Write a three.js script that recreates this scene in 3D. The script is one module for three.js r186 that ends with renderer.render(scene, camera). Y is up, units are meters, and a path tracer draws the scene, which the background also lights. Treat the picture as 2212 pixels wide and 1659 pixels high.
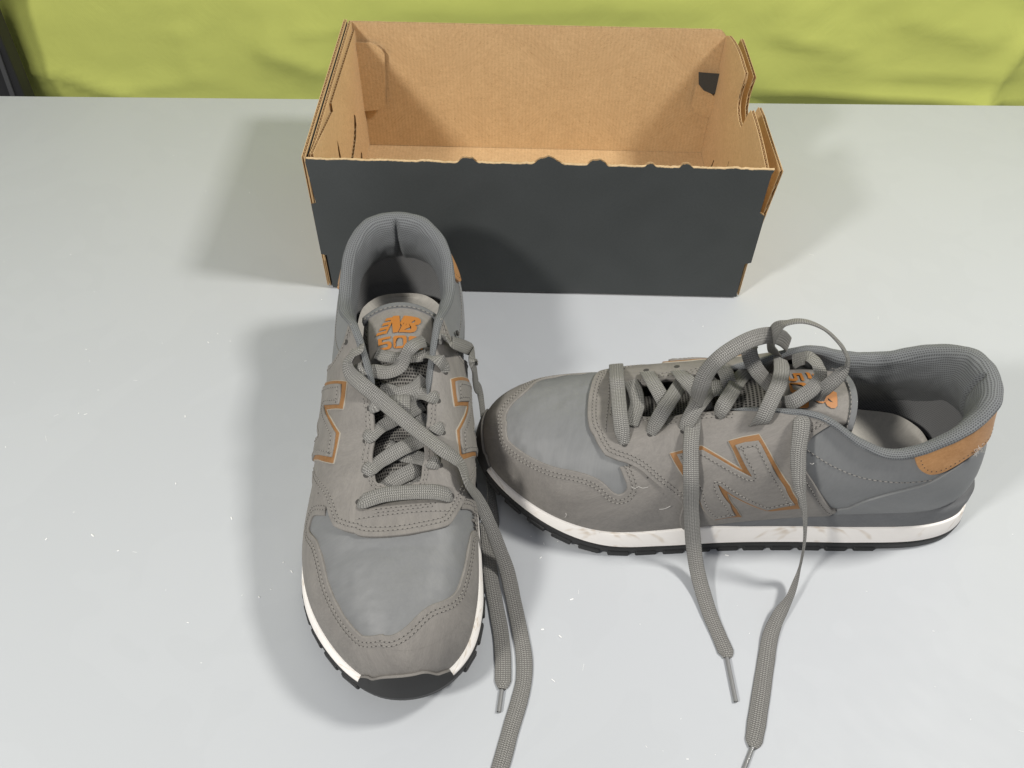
import * as THREE from 'three';
import { mergeGeometries, mergeVertices } from 'three/addons/utils/BufferGeometryUtils.js';
import { RoundedBoxGeometry } from 'three/addons/geometries/RoundedBoxGeometry.js';
import { RectAreaLightUniformsLib } from 'three/addons/lights/RectAreaLightUniformsLib.js';
import { ImprovedNoise } from 'three/addons/math/ImprovedNoise.js';

// ---------- camera, exposure, lights ----------
const V = (x, y, z) => new THREE.Vector3(x, y, z);
const scene = new THREE.Scene();
const renderer = new THREE.WebGLRenderer({ antialias: true });
renderer.toneMapping = THREE.LinearToneMapping;
renderer.toneMappingExposure = 1.82;
renderer.shadowMap.enabled = true;

const CAM = { h: 0.4719, pitch: 0.8543, roll: 0.0191, f: 1850, w: 2212, hh: 1659 };
const camera = new THREE.PerspectiveCamera(2 * Math.atan(CAM.hh / 2 / CAM.f) * 180 / Math.PI, 4 / 3, 0.02, 20);
camera.position.set(0, CAM.h, 0);
camera.rotation.order = 'YXZ';
camera.rotation.set(-CAM.pitch, 0, CAM.roll);
camera.updateMatrixWorld(true);
scene.add(camera);

scene.background = new THREE.Color().setRGB(0.17, 0.175, 0.19);   // the dim room round the table

RectAreaLightUniformsLib.init();
function softbox(name, label, pos, target, size, watts, color) {
  const g = new THREE.Group(); g.name = name; scene.add(g);
  g.position.copy(pos); g.lookAt(target);
  g.userData = { label, category: 'lamp', group: 'lamps beside the table' };
  const dark = new THREE.MeshStandardMaterial({ color: 0x1a1a1b, roughness: 0.6 });
  const shell = new THREE.Mesh(new THREE.CylinderGeometry(size * 0.7, size * 0.22, size * 0.8, 4, 1, true), dark);
  shell.name = 'reflector'; shell.rotation.set(Math.PI / 2, 0, 0); shell.position.z = -size * 0.41; shell.geometry.rotateY(Math.PI / 4);
  g.add(shell);
  const glow = new THREE.Mesh(new THREE.PlaneGeometry(size * 0.97, size * 0.97), new THREE.MeshStandardMaterial({ color: 0xffffff, emissive: new THREE.Color(color), emissiveIntensity: 1.0, roughness: 0.9 }));
  glow.name = 'diffuser'; glow.position.z = -0.012; g.add(glow);
  const l = new THREE.RectAreaLight(color, watts, size, size);
  l.name = 'light'; l.position.z = 0.004; l.rotation.y = Math.PI; g.add(l);
  const pole = new THREE.Mesh(new THREE.CylinderGeometry(0.012, 0.012, 1.6, 12), dark); pole.name = 'pole'; scene.updateMatrixWorld(true);
  const low = g.worldToLocal(V(pos.x, pos.y - 0.86, pos.z).add(pos.clone().sub(target).setY(0).normalize().multiplyScalar(0.11))); pole.position.copy(low); pole.quaternion.copy(g.quaternion.clone().invert()); g.add(pole);
  for (const o of [shell, pole]) o.castShadow = o.receiveShadow = true;
  return g;
}
softbox('softbox_lamp', 'black square lamp with white diffuser beyond the right end of the table', V(0.65, 0.96, -0.40), V(0.0, 0, -0.38), 0.15, 72, 0xfffcf6);
softbox('softbox_lamp_001', 'black square lamp with white diffuser before the left end of the table', V(-0.72, 0.90, 0.29), V(0.02, 0, -0.36), 0.15, 88, 0xfffcf6);

// ---------- helpers ----------
const clamp = (x, a, b) => Math.min(b, Math.max(a, x));
const lerp = (a, b, t) => a + (b - a) * t;
const smooth = (a, b, x) => { const t = clamp((x - a) / (b - a), 0, 1); return t * t * (3 - 2 * t); };
let seed = 12345;
const rnd = () => { seed = (seed * 1664525 + 1013904223) >>> 0; return seed / 4294967296; };
const noise = new ImprovedNoise();
const nz = (x, y, z = 0) => noise.noise(x, y, z);
const rotCam = camera.matrixWorld;
function rayDir(x, y) {   // pixel of the 2212 x 1659 picture to a direction
  const v = V((x - CAM.w / 2) / CAM.f, -(y - CAM.hh / 2) / CAM.f, -1);
  return v.transformDirection(rotCam);
}
const EYE = camera.position.clone();
function onY(x, y, Y = 0) { const d = rayDir(x, y); return EYE.clone().addScaledVector(d, (Y - EYE.y) / d.y); }
function onZ(x, y, Z) { const d = rayDir(x, y); return EYE.clone().addScaledVector(d, (Z - EYE.z) / d.z); }
function toPx(p) { const v = p.clone().project(Object.assign(camera, {})); return [(v.x + 1) / 2 * CAM.w, (1 - v.y) / 2 * CAM.hh]; }
camera.updateProjectionMatrix();
const used = {};
function numbered(n) { used[n] = (used[n] ?? -1) + 1; return used[n] ? n + '_' + String(used[n]).padStart(3, '0') : n; }
function add(name, geo, mat, parent) {
  const m = new THREE.Mesh(geo, mat); m.name = parent && parent !== scene ? name : numbered(name);
  m.castShadow = m.receiveShadow = true; (parent || scene).add(m); return m;
}
function group(name, label, category, grp) {
  const g = new THREE.Group(); g.name = numbered(name); g.userData = { label, category }; if (grp) g.userData.group = grp;
  scene.add(g); return g;
}
const lin = (r, g, b) => new THREE.Color().setRGB(r, g, b);
// procedural texture: fn(u, v) in 0..1 -> [r, g, b] in 0..255, or one grey
function tex(n, m, fn, srgb = false, rep = true) {
  const d = new Uint8Array(n * m * 4);
  for (let j = 0; j < m; j++) for (let i = 0; i < n; i++) {
    const c = fn((i + 0.5) / n, (j + 0.5) / m), k = (j * n + i) * 4;
    if (typeof c === 'number') { d[k] = d[k + 1] = d[k + 2] = clamp(c, 0, 255); } else { d[k] = clamp(c[0], 0, 255); d[k + 1] = clamp(c[1], 0, 255); d[k + 2] = clamp(c[2], 0, 255); }
    d[k + 3] = 255;
  }
  const t = new THREE.DataTexture(d, n, m, THREE.RGBAFormat); t.magFilter = THREE.LinearFilter; t.minFilter = THREE.LinearMipmapLinearFilter; t.generateMipmaps = true;
  if (rep) t.wrapS = t.wrapT = THREE.RepeatWrapping;
  if (srgb) t.colorSpace = THREE.SRGBColorSpace;
  t.needsUpdate = true; return t;
}
// noise that repeats over the unit square
function tnoise(u, v, f, s = 0) {
  const a = u * Math.PI * 2, b = v * Math.PI * 2, R = f / (Math.PI * 2);
  return nz(Math.cos(a) * R + 7.3 + s, Math.sin(a) * R + Math.cos(b) * R * 1.01 - s, Math.sin(b) * R + 3.1 + s * 2.3);
}
// ---------- table and curtain ----------
const tableTex = tex(512, 512, (u, v) => { const n = tnoise(u, v, 6) * 1.2 + tnoise(u, v, 23, 4) * 0.8; return [185 + n * 0.6, 188 + n * 0.6, 191 + n * 0.5]; }, true);
const tableRough = tex(512, 512, (u, v) => 140 + tnoise(u, v, 9, 2) * 8 + tnoise(u, v, 60, 5) * 10);
const M = {};
M.table = new THREE.MeshPhysicalMaterial({ map: tableTex, roughnessMap: tableRough, roughness: 1, color: 0xffffff, specularIntensity: 0.8 });
{
  const a = onY(0, 208, 0), b = onY(2212, 229, 0);
  const slope = (b.z - a.z) / (b.x - a.x);
  const sh = new THREE.Shape();
  const zf = (x) => a.z + (x - a.x) * slope;
  sh.moveTo(-0.95, -zf(-0.95)); sh.lineTo(0.95, -zf(0.95)); sh.lineTo(0.95, -0.18); sh.lineTo(-0.95, -0.18); sh.closePath();
  const g = new THREE.ExtrudeGeometry(sh, { depth: 0.022, bevelEnabled: true, bevelSize: 0.001, bevelThickness: 0.001, bevelSegments: 2 });
  g.rotateX(-Math.PI / 2); g.translate(0, -0.023, 0);
  const uv = g.attributes.uv; for (let i = 0; i < uv.count; i++) uv.setXY(i, uv.getX(i) * 2, uv.getY(i) * 2);
  const t = add('table_top', g, M.table); t.userData.kind = 'structure';
}
{ // yellow-green cloth hanging behind the table
  const nx = 260, ny = 130, w = 2.2, h = 1.0, g = new THREE.PlaneGeometry(w, h, nx, ny), p = g.attributes.position;
  const crease = (x, y, x0, y0, x1, y1, wd, hgt) => { // ridge along a segment, sharper on its lower side
    const dx = x1 - x0, dy = y1 - y0, L = Math.hypot(dx, dy), t = ((x - x0) * dx + (y - y0) * dy) / (L * L), d = ((x - x0) * dy - (y - y0) * dx) / L;
    const e = smooth(-0.15, 0.15, t) * (1 - smooth(0.8, 1.15, t));
    return hgt * e * Math.exp(-Math.abs(d) / (d > 0 ? wd * 0.35 : wd));
  };
  const CZ = -0.93;
  const px = (x, y) => { const q = onZ(x, y, CZ); return [q.x, q.y]; };
  const cr = [[560, 105, 720, 160, 0.05, 0.010], [60, 130, 330, 230, 0.012, 0.008], [380, 60, 420, 190, 0.02, 0.004], [190, 200, 400, 188, 0.012, 0.005], [1640, 205, 2200, 215, 0.014, 0.012], [1680, 90, 1860, 120, 0.02, 0.006], [1850, 165, 2212, 150, 0.02, 0.005],
    [2100, 205, 2140, 222, 0.012, 0.008], [2080, 250, 2230, 60, 0.03, 0.014], [640, 70, 760, 60, 0.02, 0.004], [1700, 150, 1900, 140, 0.03, 0.003], [1950, 40, 2150, 90, 0.04, 0.006], [30, 0, 110, 210, 0.03, 0.016], [900, 20, 1500, 30, 0.04, 0.005]]
    .map(([a, b, c, d, e, f]) => [...px(a, b), ...px(c, d), e, f]);
  for (let i = 0; i < p.count; i++) {
    const x = p.getX(i), y = p.getY(i) + 0.05;
    let z = 0.022 * nz(x * 2.1, y * 1.3, 1) + 0.007 * nz(x * 5, y * 6, 2) + 0.0022 * nz(x * 13, y * 15, 3) + 0.0012 * nz(x * 40, y * 44, 5);
    for (const c of cr) z += crease(x, y, ...c);
    p.setXYZ(i, x, y, CZ + z);
  }
  g.computeVertexNormals();
  const uv = g.attributes.uv; for (let i = 0; i < uv.count; i++) uv.setXY(i, uv.getX(i) * w * 8, uv.getY(i) * h * 8);
  const weave = tex(256, 256, (u, v) => 128 + 50 * Math.sin(u * Math.PI * 2 * 64) * Math.sin(v * Math.PI * 2 * 64) + tnoise(u, v, 20) * 60);
  M.curtain = new THREE.MeshPhysicalMaterial({ color: lin(0.53, 0.565, 0.135), roughness: 0.85, bumpMap: weave, bumpScale: 0.0004, sheen: 0.3, sheenRoughness: 0.6, sheenColor: lin(0.7, 0.72, 0.3) });
  const c = add('curtain', g, M.curtain);
  c.userData = { label: 'wrinkled yellow-green cloth hanging behind the grey table', category: 'curtain' };
}

{ // black board leaning at the back left corner, between the table and the cloth
  const Zp = -0.868, q = (x, y) => { const p = onZ(x, y, Zp); return new THREE.Vector2(p.x, p.y); };
  const a = q(-38, -10), b = q(56, 220), dir = b.clone().sub(a), k = (t, off) => new THREE.Vector2(a.x + dir.x * t - off, a.y + dir.y * t);
  const sh = new THREE.Shape([k(-1.2, 0.16), k(-1.2, 0), k(5.2, 0), k(5.2, 0.16)].reverse());
  const g = new THREE.ExtrudeGeometry(sh, { depth: 0.018, bevelEnabled: true, bevelSize: 0.002, bevelThickness: 0.002, bevelSegments: 2 }); g.translate(0, 0, Zp - 0.018);
  const s = group('leaning_board', 'black board leaning beside the cloth behind the table', 'board');
  add('panel', g, new THREE.MeshStandardMaterial({ color: lin(0.012, 0.012, 0.012), roughness: 0.6 }), s);
  const c = q(-10, 105), d = q(32, 222), dd = d.clone().sub(c), w = 0.005, st = new THREE.Shape([c.clone(), c.clone().add(new THREE.Vector2(w, 0)), c.clone().addScaledVector(dd, 4).add(new THREE.Vector2(w, 0)), c.clone().addScaledVector(dd, 4)]);
  const g2 = new THREE.ExtrudeGeometry(st, { depth: 0.002, bevelEnabled: false }); g2.translate(0, 0, Zp + 0.0022);
  add('strip', g2, new THREE.MeshStandardMaterial({ color: lin(0.06, 0.06, 0.06), roughness: 0.5 }), s);
}
// ---------- shoe surface ----------
// Shoe frame: x forward from the heel, y up, z to the outer (lateral) side; metres.
// stations round the shoe: P0 (feather line) x, z, y | handle 1 out, up | handle 2 dx, dy, dz from P3 | P3 (opening edge) x, y, z
const ST = [
  // heel back
  [0.010, 0.000, 0.038, 0.005, 0.026, -0.005, -0.026, 0.000, 0.022, 0.1155, 0.000],
  // lateral side, heel to toe
  [0.015, 0.0225, 0.038, 0.006, 0.026, -0.003, -0.026, 0.003, 0.027, 0.113, 0.0195],
  [0.035, 0.035, 0.038, 0.007, 0.026, 0.000, -0.020, 0.006, 0.044, 0.102, 0.031],
  [0.071, 0.039, 0.037, 0.006, 0.022, 0.000, -0.018, 0.008, 0.070, 0.0875, 0.034],
  [0.112, 0.041, 0.034, 0.005, 0.024, 0.000, -0.020, 0.010, 0.092, 0.092, 0.031],
  [0.153, 0.044, 0.0285, 0.003, 0.028, 0.002, -0.018, 0.014, 0.116, 0.102, 0.021],
  [0.194, 0.049, 0.022, 0.002, 0.032, 0.004, -0.010, 0.018, 0.142, 0.095, 0.0125],
  [0.2295, 0.0515, 0.021, 0.002, 0.034, 0.008, -0.006, 0.021, 0.170, 0.086, 0.0065],
  [0.260, 0.0435, 0.022, 0.003, 0.035, 0.019, -0.005, 0.017, 0.190, 0.0795, 0.0072],
  [0.2875, 0.026, 0.025, 0.002, 0.036, 0.034, -0.005, 0.008, 0.2035, 0.0753, 0.0070],
  [0.304, 0.007, 0.028, 0.002, 0.037, 0.042, -0.004, 0.002, 0.2108, 0.0731, 0.0025],
  // toe tip
  [0.308, -0.011, 0.029, 0.002, 0.037, 0.044, -0.003, -0.001, 0.213, 0.0722, -0.006],
  // medial side, toe to heel
  [0.302, -0.028, 0.028, 0.002, 0.037, 0.042, -0.004, -0.005, 0.2108, 0.0731, -0.0145],
  [0.2855, -0.041, 0.025, 0.003, 0.036, 0.034, -0.005, -0.010, 0.2035, 0.0753, -0.0192],
  [0.260, -0.0468, 0.022, 0.005, 0.034, 0.019, -0.005, -0.016, 0.190, 0.0795, -0.0195],
  [0.2295, -0.0470, 0.021, 0.006, 0.033, 0.008, -0.006, -0.020, 0.170, 0.086, -0.0205],
  [0.194, -0.0455, 0.022, 0.006, 0.031, 0.004, -0.010, -0.018, 0.142, 0.095, -0.024],
  [0.153, -0.043, 0.0285, 0.003, 0.028, 0.002, -0.018, -0.014, 0.116, 0.104, -0.028],
  [0.112, -0.040, 0.034, 0.005, 0.026, 0.000, -0.022, -0.012, 0.092, 0.096, -0.033],
  [0.071, -0.038, 0.037, 0.006, 0.024, 0.000, -0.018, -0.010, 0.068, 0.093, -0.0355],
  [0.035, -0.034, 0.038, 0.007, 0.026, 0.000, -0.020, -0.008, 0.044, 0.103, -0.032],
  [0.015, -0.0215, 0.038, 0.006, 0.026, -0.003, -0.026, -0.003, 0.027, 0.113, -0.0195],
];
const NST = ST.length;
function cr(p0, p1, p2, p3, t) { return 0.5 * (2 * p1 + (p2 - p0) * t + (2 * p0 - 5 * p1 + 4 * p2 - p3) * t * t + (3 * p1 - p0 - 3 * p2 + p3) * t * t * t); }
function station(phi) { // phi in 0..1 round the shoe: 0 heel back, 0.5 toe tip
  let u = (phi - Math.floor(phi)) * NST; const i = Math.floor(u), t = u - i, o = [];
  const a = ST[(i - 1 + NST) % NST], b = ST[i % NST], c = ST[(i + 1) % NST], d = ST[(i + 2) % NST];
  for (let k = 0; k < 11; k++) o.push(cr(a[k], b[k], c[k], d[k], t));
  return o;
}
function outN(phi) { // outward normal of the footprint in the x-z plane
  const a = station(phi - 0.004), b = station(phi + 0.004), dx = b[0] - a[0], dz = b[1] - a[1], l = Math.hypot(dx, dz) || 1;
  return [-dz / l, dx / l];
}
function surf(phi, s, out = V(0, 0, 0)) {
  const q = station(phi), n = outN(phi), k = 1 - s;
  const b0 = [q[0], q[2], q[1]], b1 = [q[0] + n[0] * q[3], q[2] + q[4], q[1] + n[1] * q[3]];
  const b3 = [q[8], q[9], q[10]], b2 = [q[8] + q[5], q[9] + q[6], q[10] + q[7]];
  const w0 = k * k * k, w1 = 3 * k * k * s, w2 = 3 * k * s * s, w3 = s * s * s;
  return out.set(w0 * b0[0] + w1 * b1[0] + w2 * b2[0] + w3 * b3[0], w0 * b0[1] + w1 * b1[1] + w2 * b2[1] + w3 * b3[1], w0 * b0[2] + w1 * b1[2] + w2 * b2[2] + w3 * b3[2]);
}
function surfJ(phi, s) { // point, derivatives, outward unit normal
  const e = 0.0008, p = surf(phi, s), du = surf(phi + e, s).sub(surf(phi - e, s)).multiplyScalar(0.5 / e);
  const s0 = Math.max(-0.02, s - e), s1 = Math.min(1.02, s + e), ds = surf(phi, s1).sub(surf(phi, s0)).multiplyScalar(1 / (s1 - s0));
  const n = V(0, 0, 0).crossVectors(du, ds).normalize();
  return { p, du, ds, n };
}
// ---------- mesh builders in the shoe frame ----------
// grid of points fn(i, j) -> Vector3 (shoe frame); m = -1 mirrors it; wrap closes it in i
function gridGeo(nu, nv, fn, m = 1, wrap = false, uvfn = null) {
  const pos = [], uv = [], idx = [];
  for (let j = 0; j <= nv; j++) for (let i = 0; i <= nu; i++) {
    const p = fn(i / nu, j / nv); pos.push(p.x, p.y, p.z * m);
    const t = uvfn ? uvfn(i / nu, j / nv, p) : [i / nu, j / nv]; uv.push(t[0], t[1]);
  }
  for (let j = 0; j < nv; j++) for (let i = 0; i < nu; i++) {
    const a = j * (nu + 1) + i, b = a + 1, c = a + nu + 1, d = c + 1;
    if (m > 0) idx.push(a, b, d, a, d, c); else idx.push(a, d, b, a, c, d);
  }
  const g = new THREE.BufferGeometry();
  g.setAttribute('position', new THREE.Float32BufferAttribute(pos, 3)); g.setAttribute('uv', new THREE.Float32BufferAttribute(uv, 2));
  g.setIndex(idx); g.computeVertexNormals();
  if (wrap) {
    const n = g.attributes.normal;
    for (let j = 0; j <= nv; j++) {
      const a = j * (nu + 1), b = a + nu, x = n.getX(a) + n.getX(b), y = n.getY(a) + n.getY(b), z = n.getZ(a) + n.getZ(b), l = Math.hypot(x, y, z) || 1;
      n.setXYZ(a, x / l, y / l, z / l); n.setXYZ(b, x / l, y / l, z / l);
    }
  }
  return g;
}
// cached dense grid of the surface for looking up pixels
const RG = { nu: 264, nv: 72, p: [] };
for (let j = 0; j <= RG.nv; j++) for (let i = 0; i <= RG.nu; i++) RG.p.push(surf(i / RG.nu, j / RG.nv));
class Shoe {
  constructor(name, label, m, x, z, yaw, roll = 0) {
    this.m = m; this.g = group(name, label, 'shoe', 'pair of grey sneakers');
    this.g.position.set(x, 0, z); this.g.rotation.set(0, yaw, 0); this.g.updateMatrixWorld(true);
    this.inv = this.g.matrixWorld.clone().invert();
  }
  local(w) { const q = w.clone().applyMatrix4(this.inv); q.z *= this.m; return q; }   // world -> shoe frame
  world(l) { return V(l.x, l.y, l.z * this.m).applyMatrix4(this.g.matrixWorld); }
  // pixel -> [phi, s] on the shoe's surface
  pick(x, y, h = 0) {
    const o = EYE.clone().applyMatrix4(this.inv), d = rayDir(x, y).transformDirection(this.inv); o.z *= this.m; d.z *= this.m;
    let best = 1e9, res = null; const P = RG.p, N = RG.nu + 1;
    const e1 = V(), e2 = V(), pv = V(), tv = V(), qv = V();
    const tri = (a, b, c, f) => {
      e1.subVectors(P[b], P[a]); e2.subVectors(P[c], P[a]); pv.crossVectors(d, e2); const det = e1.dot(pv); if (det < 1e-14) return;   // front faces only
      tv.subVectors(o, P[a]); const u = tv.dot(pv) / det; if (u < -1e-5 || u > 1.00001) return;
      qv.crossVectors(tv, e1); const v = d.dot(qv) / det; if (v < -1e-5 || u + v > 1.00001) return;
      const t = e2.dot(qv) / det; if (t > 0 && t < best) { best = t; res = f(u, v); }
    };
    for (let j = 0; j < RG.nv; j++) for (let i = 0; i < RG.nu; i++) {
      const a = j * N + i, b = a + 1, c = a + N, e = c + 1;
      tri(a, b, e, (u, v) => [(i + u + v) / RG.nu, (j + v) / RG.nv]);
      tri(a, e, c, (u, v) => [(i + u) / RG.nu, (j + u + v) / RG.nv]);
    }
    if (res) for (let it = 0; it < 5; it++) { // settle on the true surface
      const J = surfJ(res[0], res[1]), r = J.p.addScaledVector(J.n, h).sub(o), a = J.du, b = J.ds, c = d.clone().negate();
      const det = a.dot(V().crossVectors(b, c)); if (Math.abs(det) < 1e-12) break;
      r.addScaledVector(d, -r.dot(d)); const f = r.negate();
      const x = f.dot(V().crossVectors(b, c)) / det, y = a.dot(V().crossVectors(f, c)) / det;
      if (Math.abs(x) > 0.03 || Math.abs(y) > 0.2) break; res[0] += x; res[1] = clamp(res[1] + y, -0.01, 1);
    }
    return res;
  }
}
const soleB = (x) => (x > 0.205 ? 0.0178 * Math.pow((x - 0.205) / 0.1, 1.7) : 0) + (x < 0.03 ? 0.005 * Math.pow((0.03 - x) / 0.03, 2) : 0);
const blackT = (x) => soleB(x) + 0.0074;
const whiteT = (x, yf) => lerp(Math.min(0.0215, yf), yf, smooth(0.14, 0.2, x));
function band(m, prof, nu = 240) { // prof(q, phi) -> list of [out, y]
  let nv = 0; const cache = [];
  for (let i = 0; i <= nu; i++) { const phi = i / nu, q = station(phi), n = outN(phi), pr = prof(q, phi), hx = 0.0085 * (1 - smooth(0.005, 0.05, q[0])); nv = pr.length - 1; cache.push(pr.map(([o, y]) => V(q[0] + n[0] * o - hx, y, q[1] + n[1] * o))); }
  return gridGeo(nu, nv, (u, v) => cache[Math.round(u * nu)][Math.round(v * nv)], m, true, (u, v) => [u * 7, v * 0.3]);
}
function buildSole(S) {
  const m = S.m;
  add('outsole', band(m, (q) => { const b = soleB(q[0]), t = blackT(q[0]); return [[-0.02, b + 0.0005], [0.0032, b + 0.0002], [0.0046, b + 0.0012], [0.005, t - 0.0008], [0.0044, t], [-0.01, t]]; }), M.rubber, S.g);
  add('midsole', band(m, (q) => { const b = blackT(q[0]), t = whiteT(q[0], q[2]); return [[-0.01, b - 0.0004], [0.0038, b], [0.0046, b + 0.0012], [0.0036, lerp(b, t, 0.5)], [0.0028, t - 0.0012], [0.0018, t], [-0.006, t + 0.0006]]; }), M.white, S.g);
  add('heel_wedge', band(m, (q) => { const b = whiteT(q[0], q[2]) - 0.002, t = Math.max(q[2], b + 0.001); return [[-0.006, b], [0.0016, b], [0.0012, b + 0.003], [0.0014, lerp(b, t, 0.6)], [0.0008, t], [-0.006, t + 0.0006]]; }), M.wedge, S.g);
}
// ---------- panels that lie on the shoe's surface ----------
function crop(a, b, k) { return (x, y) => [(a + x / k) / 1.82278, (b + y / k) / 1.82278]; }
const C1 = crop(1100, 800, 2.37), C2 = crop(1150, 1300, 2.0741), C3 = crop(1150, 1900, 1.843), C4 = crop(1850, 1350, 1.8438), C5 = crop(2400, 1200, 2.212), C6 = crop(3000, 1300, 1.746), C7 = crop(1150, 50, 1.442), C8 = crop(2300, 50, 1.3822), C9 = crop(2500, 1700, 2.765), CL = crop(1850, 1900, 1.427);
function pick1(S, q, h = 0) { let r = null; for (let k = 0; k < 30 && !r; k++) r = S.pick(q[0], q[1] - 3 * k, h) || S.pick(q[0], q[1] + 3 * k, h) || S.pick(q[0] - 3 * k, q[1], h) || S.pick(q[0] + 3 * k, q[1], h); if (!r) throw new Error('pick missed ' + q); return r; }
const pk = (S, C, h = 0) => (...xy) => { const o = []; for (let i = 0; i < xy.length; i += 2) o.push(pick1(S, C(xy[i], xy[i + 1]), h)); return o; };
// the same along a smooth line through the given pixels
const pkS = (S, C, h = 0, n = 4) => (...xy) => { const l = []; for (let i = 0; i < xy.length; i += 2) l.push(C(xy[i], xy[i + 1])); return spl(l, n).map((q) => pick1(S, q, h)); };
const mir = (l) => l.map(([f, s]) => [1 - f, s]);
function spl(pts, n = 8) { // smooth open line through points
  const o = [], g = (i) => pts[clamp(i, 0, pts.length - 1)];
  for (let i = 0; i < pts.length - 1; i++) for (let k = 0; k < n; k++) { const t = k / n, a = g(i - 1), b = g(i), c = g(i + 1), d = g(i + 2); o.push(b.map((_, e) => cr(a[e], b[e], c[e], d[e], t))); }
  o.push(pts[pts.length - 1]); return o;
}
const KP = 0.75, KS = 0.10;   // rough metres per unit of phi and s
function resample(l, step, closed = true) { // even steps in metres along the surface
  const P = l.map(([f, s]) => surf(f, s)), o = []; const n = l.length;
  for (let i = 0; i < (closed ? n : n - 1); i++) {
    const j = (i + 1) % n, d = P[i].distanceTo(P[j]), k = Math.max(1, Math.round(d / step));
    if (d < 1e-6) continue;
    for (let e = 0; e < k; e++) o.push([lerp(l[i][0], l[j][0], e / k), lerp(l[i][1], l[j][1], e / k)]);
  }
  if (!closed) o.push(l[n - 1]);
  const q = [o[0]]; let last = surf(o[0][0], o[0][1]);   // drop points that crowd
  for (let i = 1; i < o.length; i++) { const p = surf(o[i][0], o[i][1]); if (p.distanceTo(last) > step * 0.45 || (!closed && i === o.length - 1)) { q.push(o[i]); last = p; } }
  return q;
}
function shift(l, d, closed = true) { // move a line sideways by d metres on the surface, to its left when phi runs right and s up
  const n = l.length, o = [];
  for (let i = 0; i < n; i++) {
    const a = l[closed ? (i - 1 + n) % n : Math.max(0, i - 1)], b = l[closed ? (i + 1) % n : Math.min(n - 1, i + 1)], J = surfJ(l[i][0], l[i][1]);
    const t = surf(b[0], b[1]).sub(surf(a[0], a[1])), w = V(0, 0, 0).crossVectors(J.n, t).normalize().multiplyScalar(d);
    const uu = J.du.dot(J.du), uv = J.du.dot(J.ds), vv = J.ds.dot(J.ds), wu = w.dot(J.du), wv = w.dot(J.ds), det = uu * vv - uv * uv;
    o.push([l[i][0] + (wu * vv - wv * uv) / det, l[i][1] + (wv * uu - wu * uv) / det]);
  }
  return o;
}
const area = (l) => { let a = 0; for (let i = 0; i < l.length; i++) { const p = l[i], q = l[(i + 1) % l.length]; a += p[0] * q[1] - q[0] * p[1]; } return a / 2; };
function refine(pts, tris, maxL, fixed, at = surf) { // split inner edges longer than maxL
  for (let round = 0; round < 12; round++) {
    const mid = new Map(), key = (a, b) => (a < b ? a * 1e6 + b : b * 1e6 + a); let any = false; const out = [];
    const P = pts.map(([f, s]) => at(f, s));
    const need = (a, b) => { const k = key(a, b); if (fixed.has(k)) return -1; if (mid.has(k)) return mid.get(k);
      if (P[a].distanceTo(P[b]) > maxL) { pts.push([(pts[a][0] + pts[b][0]) / 2, (pts[a][1] + pts[b][1]) / 2]); mid.set(k, pts.length - 1); any = true; return pts.length - 1; } mid.set(k, -1); return -1; };
    for (const [a, b, c] of tris) {
      const x = need(a, b), y = need(b, c), z = need(c, a), k = (x >= 0) + (y >= 0) + (z >= 0);
      if (k === 0) out.push([a, b, c]);
      else if (k === 3) out.push([a, x, z], [x, b, y], [z, y, c], [x, y, z]);
      else if (k === 1) { if (x >= 0) out.push([a, x, c], [x, b, c]); else if (y >= 0) out.push([b, y, a], [y, c, a]); else out.push([c, z, b], [z, a, b]); }
      else if (x < 0) out.push([c, z, y], [z, a, y], [a, b, y]); else if (y < 0) out.push([a, x, z], [x, b, z], [b, c, z]); else out.push([b, y, x], [y, c, x], [c, a, x]);
    }
    tris = out; if (!any) break;
  }
  return tris;
}
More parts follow.
